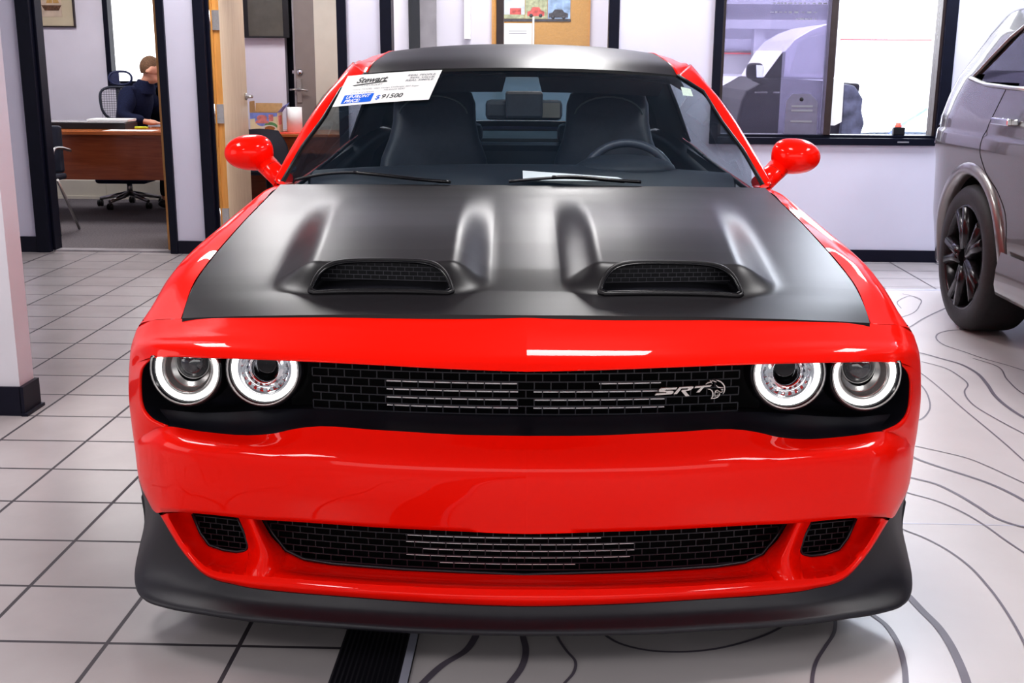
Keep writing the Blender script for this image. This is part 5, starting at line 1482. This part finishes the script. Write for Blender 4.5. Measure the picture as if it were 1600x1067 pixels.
g.poly([(x0, yf - .0003, z1 - .055), (x1, yf - .0003, z1 - .03), (x1, yf - .0003, z1), (x0, yf - .0003, z1)], 1)
def elli(cx_, cz_, rx, rz, mi, off): g.poly([(cx_ + rx * math.cos(a), yf - off, cz_ + rz * math.sin(a)) for a in np.linspace(0, 2 * PI, 25)[:-1]], mi)
elli(x0 + .105, z0 + .115, .062, .055, 1, .0006); elli(x0 + .105, z0 + .13, .045, .028, 2, .0009)
g.poly([(x0 + .045, yf - .001, z0 + .085), (x0 + .165, yf - .001, z0 + .085), (x0 + .155, yf - .001, z0 + .11), (x0 + .055, yf - .001, z0 + .11)], 2)
g.poly([(x1 - .075, yf - .001, z1 - .075), (x1 - .035, yf - .001, z1 - .07), (x1 - .035, yf - .001, z1 - .015), (x1 - .075, yf - .001, z1 - .015)], 2)
elli(x1 - .06, z0 + .06, .058, .035, 3, .0008); elli(x1 - .075, z0 + .038, .07, .034, 4, .0011); elli(x1 - .068, z0 + .042, .045, .02, 5, .0014)
build('carton_print', g, ['box_cream', 'box_blue', 'box_pink', 'box_green', 'cup_white', 'coffee_brown'], bx)
g = G()
xs_ = x1 + .0012
g.poly([(xs_, y0, z0), (xs_, y1, z0), (xs_, y1, z1), (xs_, y0, z1)], 0); g.poly([(xs_ + .0005, y0 + .04, z0 + .07), (xs_ + .0005, y0 + .16, z0 + .07), (xs_ + .0005, y0 + .16, z0 + .15), (xs_ + .0005, y0 + .04, z0 + .15)], 1)
build('carton_side_print', g, ['box_cream', 'box_pink'], bx)
g = G(); g.lathe((-2.195, 7.88, .774), (0, 0, 1), [(.018, 0), (.068, 0), (.068, .215), (.018, .215), (.018, 0)], 32)
tag(build('paper_roll', g, 'paper_white', base=(-2.195, 7.88, .774), room=True), 'upright white paper towel roll beside the snack carton', 'paper towel')
g = G(); g.box(-2.31, -2.02, 7.70, 7.98, .769, .7735)
tag(build('red_folder', g, 'cloth_red', base=(-2.16, 7.84, .769), room=True, bev=.001), 'thin red folder lying under the paper towel roll', 'folder')
g = G(); g.ball((-2.42, 8.05, .80), (.06, .05, .032), 16, 8); g.ball((-2.42, 8.05, .80), (.03, .03, .03), 10, 6)
# dark chair by the table
sc2 = thing('task_chair', (-2.42, 7.35, 0), 'dark task chair behind the coupe mirror, pushed up to the small table', 'chair', room=True)
g = G(); g.box(-2.56, -2.14, 7.30, 7.68, .44, .50); build('seat', g, 'chair_mesh', sc2, bev=.03)
g = G()
g.patch([[(-2.56, 7.22, .52), (-2.35, 7.20, .51), (-2.14, 7.22, .52)], [(-2.57, 7.24, .68), (-2.35, 7.21, .70), (-2.13, 7.24, .68)], [(-2.50, 7.26, .82), (-2.35, 7.24, .835), (-2.20, 7.26, .82)]], 5, 5)
g.patch([[(-2.56, 7.27, .52), (-2.35, 7.25, .51), (-2.14, 7.27, .52)], [(-2.57, 7.29, .68), (-2.35, 7.26, .70), (-2.13, 7.29, .68)], [(-2.50, 7.27, .82), (-2.35, 7.25, .835), (-2.20, 7.27, .82)]], 5, 5)
build('backrest', g, 'chair_mesh', sc2)
g = G(); g.tube([(-2.35, 7.49, .06), (-2.35, 7.49, .44)], .028, 10); build('column', g, 'laptop_black', sc2)
for k in range(5):
    a = 2 * PI * k / 5; g = G(); g.tube([(-2.35, 7.49, .09), (-2.35 + .26 * math.cos(a), 7.49 + .26 * math.sin(a), .05)], [.025, .016], 8)
    g.ball((-2.35 + .26 * math.cos(a), 7.49 + .26 * math.sin(a), .028), (.026, .026, .028), 12, 8); build('base_leg', g, 'laptop_black', sc2)
# television on the wall
tv = thing('television', (-2.62, 8.86, 1.6), 'dark wall-mounted television with a grey screen in the middle office', 'television', room=True)
g = G(); g.box(-2.86, -2.415, 8.80, 8.86, 1.60, 2.2); build('casing', g, 'laptop_black', tv, bev=.004)
g = G(); g.box(-2.80, -2.47, 8.796, 8.80, 1.615, 2.18); build('screen', g, 'tv_screen', tv)
g = G(); g.box(-2.72, -2.55, 8.86, 8.899, 1.7, 2.05); build('wall_bracket', g, 'laptop_black', tv)
# grey steel door standing ajar
sd_ = thing('door_3', (-2.28, 8.85, 0), kind='structure', room=True)
g = G(); g.box(-2.375, -2.185, 8.84, 8.885, .01, 2.12, 0); dl = build('door_leaf', g, 'taupe_paint', sd_, bev=.002)
g = G(); g.box(-2.392, -2.375, 8.838, 8.90, .01, 2.12); build('leaf_edge', g, 'rough_grey', sd_)
g = G(); g.box(-2.366, -2.322, 8.828, 8.84, 1.00, 1.22); g.lathe((-2.344, 8.83, 1.12), (0, -1, 0), [(.016, 0), (.016, .05), (.0001, .052)], 14)
g.tube([(-2.344, 8.782, 1.12), (-2.30, 8.78, 1.12), (-2.252, 8.782, 1.112)], [.012, .010, .009], 8); g.tube([(-2.36, 8.80, 1.12), (-2.43, 8.80, 1.12)], .009, 8); build('lever_handle', g, 'brushed_steel', dl)
g = G(); g.lathe((-2.335, 8.84, 1.285), (0, -1, 0), [(.0, 0), (.028, 0), (.026, .018), (.0001, .02)], 20); g.lathe((-2.39, 8.86, 1.285), (-1, 0, 0), [(.018, 0), (.018, .02), (.0001, .022)], 14); build('deadbolt', g, 'chrome', dl)

# ---------------- lounge behind window 1
nb = thing('cork_board', (.03, 8.17, 1.3), 'framed cork notice board behind the middle window', 'notice board', room=True)
g = G(); g.box(-.45, .405, 8.175, 8.195, 1.25, 2.25); build('cork_panel', g, 'cork', nb)
g = G(); g.box(.398, .412, 8.165, 8.195, 1.25, 2.25); g.box(-.462, -.45, 8.165, 8.195, 1.25, 2.25); g.box(-.45, .405, 8.165, 8.195, 2.25, 2.262); g.box(-.45, .405, 8.165, 8.195, 1.238, 1.25); build('board_frame', g, 'door_edge_oak', nb)
def photo_sheet(name, x0, x1, z0, z1, mats, label, cat, draw=None, y=8.170):
    g = G(); g.box(x0, x1, y, y + .003, z0, z1, 0)
    if draw: draw(g, y)
    o = build(name, g, mats, base=((x0 + x1) / 2, y, z0), room=True); tag(o, label, cat); return o
def carshot(cx_, cz_, w_, h_, mi):
    def f(g, y):
        g.prism([(cx_ - w_ / 2, cz_ - h_ / 2), (cx_ + w_ / 2, cz_ - h_ / 2), (cx_ + w_ / 2, cz_), (cx_ + w_ * .3, cz_ + h_ * .15), (cx_ + w_ * .2, cz_ + h_ / 2), (cx_ - w_ * .2, cz_ + h_ / 2), (cx_ - w_ * .32, cz_ + h_ * .1), (cx_ - w_ / 2, cz_)], y - .0015, y, mi)
        for q in (-.28, .28): g.lathe((cx_ + w_ * q, y - .002, cz_ - h_ * .45), (0, -1, 0), [(.016, 0), (.016, .0008), (.0001, .0008)], 14, 2)
    return f
photo_sheet('car_poster', -.355, -.17, 1.765, 2.10, ['photo_sky', 'photo_red', 'photo_dark', 'photo_green'], 'poster of a red building on grass, left of three on the cork board', 'poster', lambda g, y: (g.box(-.30, -.20, y - .001, y, 1.80, 1.855, 1), g.box(-.355, -.17, y - .0008, y, 1.765, 1.80, 3)))
photo_sheet('car_poster', -.165, .03, 1.765, 2.10, ['photo_green', 'photo_red', 'photo_dark', 'photo_sky'], 'poster of a red car, middle of three on the cork board', 'poster', carshot(-.07, 1.825, .15, .075, 1))
photo_sheet('car_poster', .035, .235, 1.765, 2.10, ['photo_blue', 'paper_white', 'photo_dark', 'photo_sky'], 'poster of a dark car against blue, right of three on the cork board', 'poster', carshot(.13, 1.81, .17, .07, 2))
g = G(); g.box(-.37, .24, 8.166, 8.174, 1.742, 1.762); tag(build('board_strip', g, 'photo_dark', base=(-.07, 8.166, 1.742), room=True), 'thin dark strip under the three posters on the cork board', 'strip')
photo_sheet('notice_sheet', -.362, -.105, 1.42, 1.725, ['paper_white', 'ink_grey'], 'large white notice sheet pinned low on the cork board', 'notice', lambda g, y: [g.box(-.31, -.15, y - .001, y, 1.655 - .02 * i, 1.660 - .02 * i, 1) for i in range(2)])
g = G(); g.box(-.10, -.082, 8.160, 8.174, 1.30, 1.78); tag(build('white_ruler', g, 'paper_white', base=(-.09, 8.165, 1.3), room=True), 'narrow white strip hanging beside the notice sheet', 'strip')
g = G(); g.box(-.705, -.648, 8.13, 8.195, 1.585, 2.4)
tag(build('wall_conduit', g, 'paper_white', base=(-.68, 8.17, 1.585), room=True, bev=.004), 'vertical white conduit box on the lounge wall left of the cork board', 'conduit')
g = G(); g.box(-1.195, -.955, 8.15, 8.195, .02, 2.4, 0);  # added panel paints a dark hallway reflection in the glass
ld = build('reflection_panel', g, 'rough_grey', base=(-1.08, 8.17, 0), room=True); tag(ld, 'grey panel standing in for a hallway reflection at the left end of the lounge', 'door')
g = G(); g.box(-1.197, -1.10, 8.142, 8.15, .02, 2.4); build('dark_edge', g, 'frame_dark', ld)

# ---------------- things at the right window
g = G()
g.prism([(2.012, 1.285), (2.118, 1.285), (2.122, .99), (2.075, .965), (2.030, .965)], 5.930, 5.934)
tag(build('white_sheet', g, 'paper_white', base=(2.07, 5.93, .965), room=True), 'white sheet taped to the right window beside the mullion', 'paper')
g = G()
g.prism([(1.719, .903), (1.948, .903), (1.942, 1.13), (1.890, 1.182), (1.760, 1.182), (1.722, 1.13)], 5.918, 5.922)
tg_ = build('hanging_tag', g, 'tag_grey', base=(1.83, 5.92, .903), room=True); tag(tg_, 'grey tag-shaped card with a punched hole standing against the left window pane', 'tag card')
g = G(); g.lathe((1.828, 5.9175, 1.145), (0, -1, 0), [(.014, 0), (.014, .001), (.0001, .001)], 16); build('punched_hole', g, 'ink_black', tg_)
g = G()
for i, zz in enumerate((1.09, 1.06, .985)):
    g.box(1.76, 1.91, 5.9165, 5.918, zz, zz + .014)
build('card_lettering', g, 'ink_grey', tg_)
g = G(); g.box(2.484, 2.566, 5.905, 5.95, .9025, .958)
bt = build('sill_bottle', g, 'laptop_black', base=(2.525, 5.93, .9025), room=True, bev=.006); tag(bt, 'small black container with a red cap on the right window sill', 'container')
g = G(); g.lathe((2.52, 5.928, .958), (0, 0, 1), [(.024, 0), (.024, .012), (.018, .016), (.018, .03), (.0001, .031)], 18); build('cap', g, 'cloth_red', bt)

# ---------------- outdoors
g = G(); g.box(1.10, 16, 6.02, 24, -.20, -.10); g.box(-8, 1.10, 9.6, 24, -.20, -.10); struct('ground_outside', g, 'snow_ground')
tr = thing('parked_truck', (2.4, 9.3, -.1), 'black truck with a large door mirror parked outside the left window pane', 'truck', room=True)
g = G()
prof = [(1.82, .30), (1.82, .80), (1.83, .92), (1.86, 1.06), (1.90, 1.15), (2.0, 1.205), (2.09, 1.26), (2.14, 1.27), (2.95, 1.22), (2.93, 1.0), (2.955, .76), (2.96, .30)]
g.prism(prof, 8.6, 10.3); build('body', g, 'truck_black', tr, bev=.03)
g = G()
prof2 = [(2.10, 1.26), (2.235, 1.50), (2.33, 1.615), (2.47, 1.70), (2.62, 1.755), (2.68, 1.76), (2.70, 1.25)]
g.prism(prof2, 8.66, 10.24); cab = build('cab', g, 'truck_silver', tr, bev=.02)
g = G(); g.prism([(2.30, 1.30), (2.36, 1.58), (2.48, 1.66), (2.66, 1.71), (2.67, 1.30)], 8.652, 8.659); build('cab_window', g, 'facade_grey', cab)
g = G(); g.prism([(2.05, 1.255), (2.22, 1.50), (2.245, 1.50), (2.24, 1.25)], 8.635, 8.659); build('mirror_sail', g, 'truck_black', tr)
g = G(); g.ball((1.955, 8.56, 1.325), (.078, .06, .075), 20, 12, 0, lambda q: Vector([math.copysign(abs(c) ** .6, c) for c in q]))
g.tube([(1.95, 8.58, 1.27), (2.05, 8.62, 1.235), (2.15, 8.66, 1.215)], [.035, .035, .04], 8); tm = build('door_mirror', g, 'truck_black', tr)
g = G(); g.prism([(1.965, 1.27), (2.02, 1.27), (2.02, 1.375), (1.955, 1.38)], 8.492, 8.497); build('mirror_glass', g, 'snow_white', tm)
g = G(); g.box(1.97, 2.09, 8.578, 8.602, 1.125, 1.140); g.box(2.14, 2.20, 8.578, 8.602, 1.125, 1.14); build('door_handle', g, 'chrome', tr)
for x in (2.1, 2.7):
    g = G(); g.lathe((x, 8.62, .26), (0, -1, 0), [(.0, 0), (.36, 0), (.36, .05), (.22, .06), (.2, .03), (.0001, .03)], 28); build('wheel', g, 'tyre_rubber', tr)
g = G()
g.ball((2.83, 8.9, .85), (.13, .25, .36), 20, 14, 0, lambda q: q * (1 + .10 * noise.noise(q * 3.1)))
rk_ = build('snow_bank', g, 'rock_grey', base=(2.83, 8.9, -.1), room=True)
bpy.data.objects.remove(rk_)
g = G()
rp2 = [(2.96, .30), (2.96, .76), (2.985, .86), (2.95, .98), (2.955, 1.08), (2.90, 1.16), (2.87, 1.20), (2.80, 1.215)]
g.prism([(2.78, .30)] + rp2[::1] + [(2.78, 1.215)], 8.5, 8.75); build('rear_fender', g, 'rock_grey', tr, bev=.02)
bd = thing('far_building', (5, 16.5, -.1), 'pale low building with a red roof stripe across the street', 'building', room=True)
g = G(); g.box(-2, 14, 16.2, 18.5, -.1, 1.78); build('wall', g, 'facade_white', bd)
g = G(); g.box(4.60, 6.0, 16.12, 16.2, 1.775, 1.792); build('red_stripe', g, 'facade_red', bd)
g = G(); g.box(2.2, 4.4, 15.6, 16.2, 1.92, 2.05); g.box(3.18, 3.34, 15.7, 15.9, -.1, 1.95); g.box(2.2, 4.4, 15.7, 15.9, 2.28, 2.6); g.box(1.6, 4.42, 16.0, 16.2, 1.78, 4.5); build('canopy_sky_block', g, 'facade_grey', bd)  # last box is a tall grey wall added to block the bright sky
g = G(); g.box(2.2, 4.4, 16.15, 16.2, 1.25, 1.62); build('dark_windows', g, 'facade_grey', bd)
g = G(); g.box(2.75, 3.9, 16.12, 16.16, 1.55, 1.57); build('red_rail', g, 'facade_red', bd)
g = G(); g.box(2.2, 4.4, 15.0, 15.05, 1.0, 1.02); build('rail', g, 'facade_grey', bd)
pv = thing('snowy_car', (3.6, 9.3, -.1), 'pale car hood and wiper seen low in the bright right window pane', 'car', room=True)
g = G(); g.patch([[(3.05, 9.1, .74), (3.6, 9.05, .76), (4.3, 9.1, .74)], [(3.05, 9.6, .84), (3.6, 9.6, .87), (4.3, 9.6, .84)], [(3.1, 10.1, .90), (3.6, 10.1, .93), (4.3, 10.1, .90)]], 5, 4); g.box(3.05, 4.3, 9.1, 10.1, .1, .73); build('hood', g, 'snow_white', pv)
g = G(); g.tube([(3.36, 8.98, .74), (3.55, 9.0, .88), (3.70, 9.0, .99)], [.018, .022, .028], 6); build('raised_wiper', g, 'box_blue', pv)

# ================================================================== CAMERA AND LIGHT
cd = bpy.data.cameras.new('camera'); cam = bpy.data.objects.new('camera', cd); COL.objects.link(cam)
cd.sensor_fit = 'HORIZONTAL'; cd.sensor_width = 36.0; cd.lens = F * 36.0 / 1600.0
cd.clip_start = 0.05; cd.clip_end = 200
Rm = Matrix.Rotation(math.radians(90) - PITCH, 4, 'X') @ Matrix.Rotation(ROLL, 4, 'Z')
cam.matrix_world = Matrix.Translation(CAM) @ Rm
sc.camera = cam
sc.view_settings.view_transform = 'Standard'
sc.view_settings.look = 'Medium High Contrast'
sc.view_settings.exposure = -0.08

w = bpy.data.worlds.new('daylight'); sc.world = w; w.use_nodes = True
wn = w.node_tree; bg = wn.nodes['Background']; bg.inputs['Color'].default_value = (0.93, 0.95, 1.0, 1)
wt = wn.nodes.new('ShaderNodeTexCoord'); wx = wn.nodes.new('ShaderNodeSeparateXYZ'); wm = wn.nodes.new('ShaderNodeMapRange')
wm.inputs['From Min'].default_value = 0.2; wm.inputs['From Max'].default_value = 0.8; wm.inputs['To Min'].default_value = 0.45; wm.inputs['To Max'].default_value = 5.0
wn.links.new(wt.outputs['Generated'], wx.inputs[0]); wn.links.new(wx.outputs['Y'], wm.inputs['Value']); wn.links.new(wm.outputs['Result'], bg.inputs['Strength'])

def area(name, loc, rot, sx, sy, power, col=(1, 1, 1), room=True):
    l = bpy.data.lights.new(name, 'AREA'); l.shape = 'RECTANGLE'; l.size = sx; l.size_y = sy; l.energy = power; l.color = col
    o = bpy.data.objects.new(name, l); COL.objects.link(o)
    o.location = to_world(loc) if room else loc
    o.rotation_euler = rot
    return o
for x, y in [(-2.3, -2.6), (.43, .66), (2.6, -2.6), (-2.3, 1.2), (2.6, 1.2), (-2.0, 4.95), (.25, 4.95), (2.5, 4.95)]:
    area('ceiling_lamp', (x, y, 3.03), (0, 0, -PSI), (.62 if y == .66 else .55), .62 if y == .66 else 1.1, 34 if y == .66 else ((70 if x > 2 else 54) if y > 4 else 58) if y > 4 else 44, (.84, .90, 1.0) if (x > 2 and y > 4) else (1.0, .98, .97))
area('window_light_right', (6.1, 1.6, 1.8), (0, math.radians(90), 0), 1.8, 6.4, 250, (.80, .87, 1.0))
area('window_light_front', (0.3, -5.9, 2.1), (math.radians(80), 0, 0), 7.0, 1.6, 60, (1.0, .98, .96))
area('soft_light_left', (-6.0, -1.5, 1.7), (0, math.radians(-90), 0), 2.0, 4.0, 55, (1.0, .96, .92))  # broad warm light before the left wall, which has no window
for p, e in (((-4.2, 7.6, 2.7), 32), ((-2.2, 7.4, 2.7), 24), ((-.2, 7.1, 2.7), 30)):
    area('office_lamp', p, (0, 0, 0), 1.2, .8, e * 1.35, (1, .98, .97))
area('outdoor_fill_light', (2.6, 10.5, 5.5), (0, 0, 0), 7.0, 6.0, 2200, (.95, .97, 1.0))  # area lamp added to over-light the ground outside
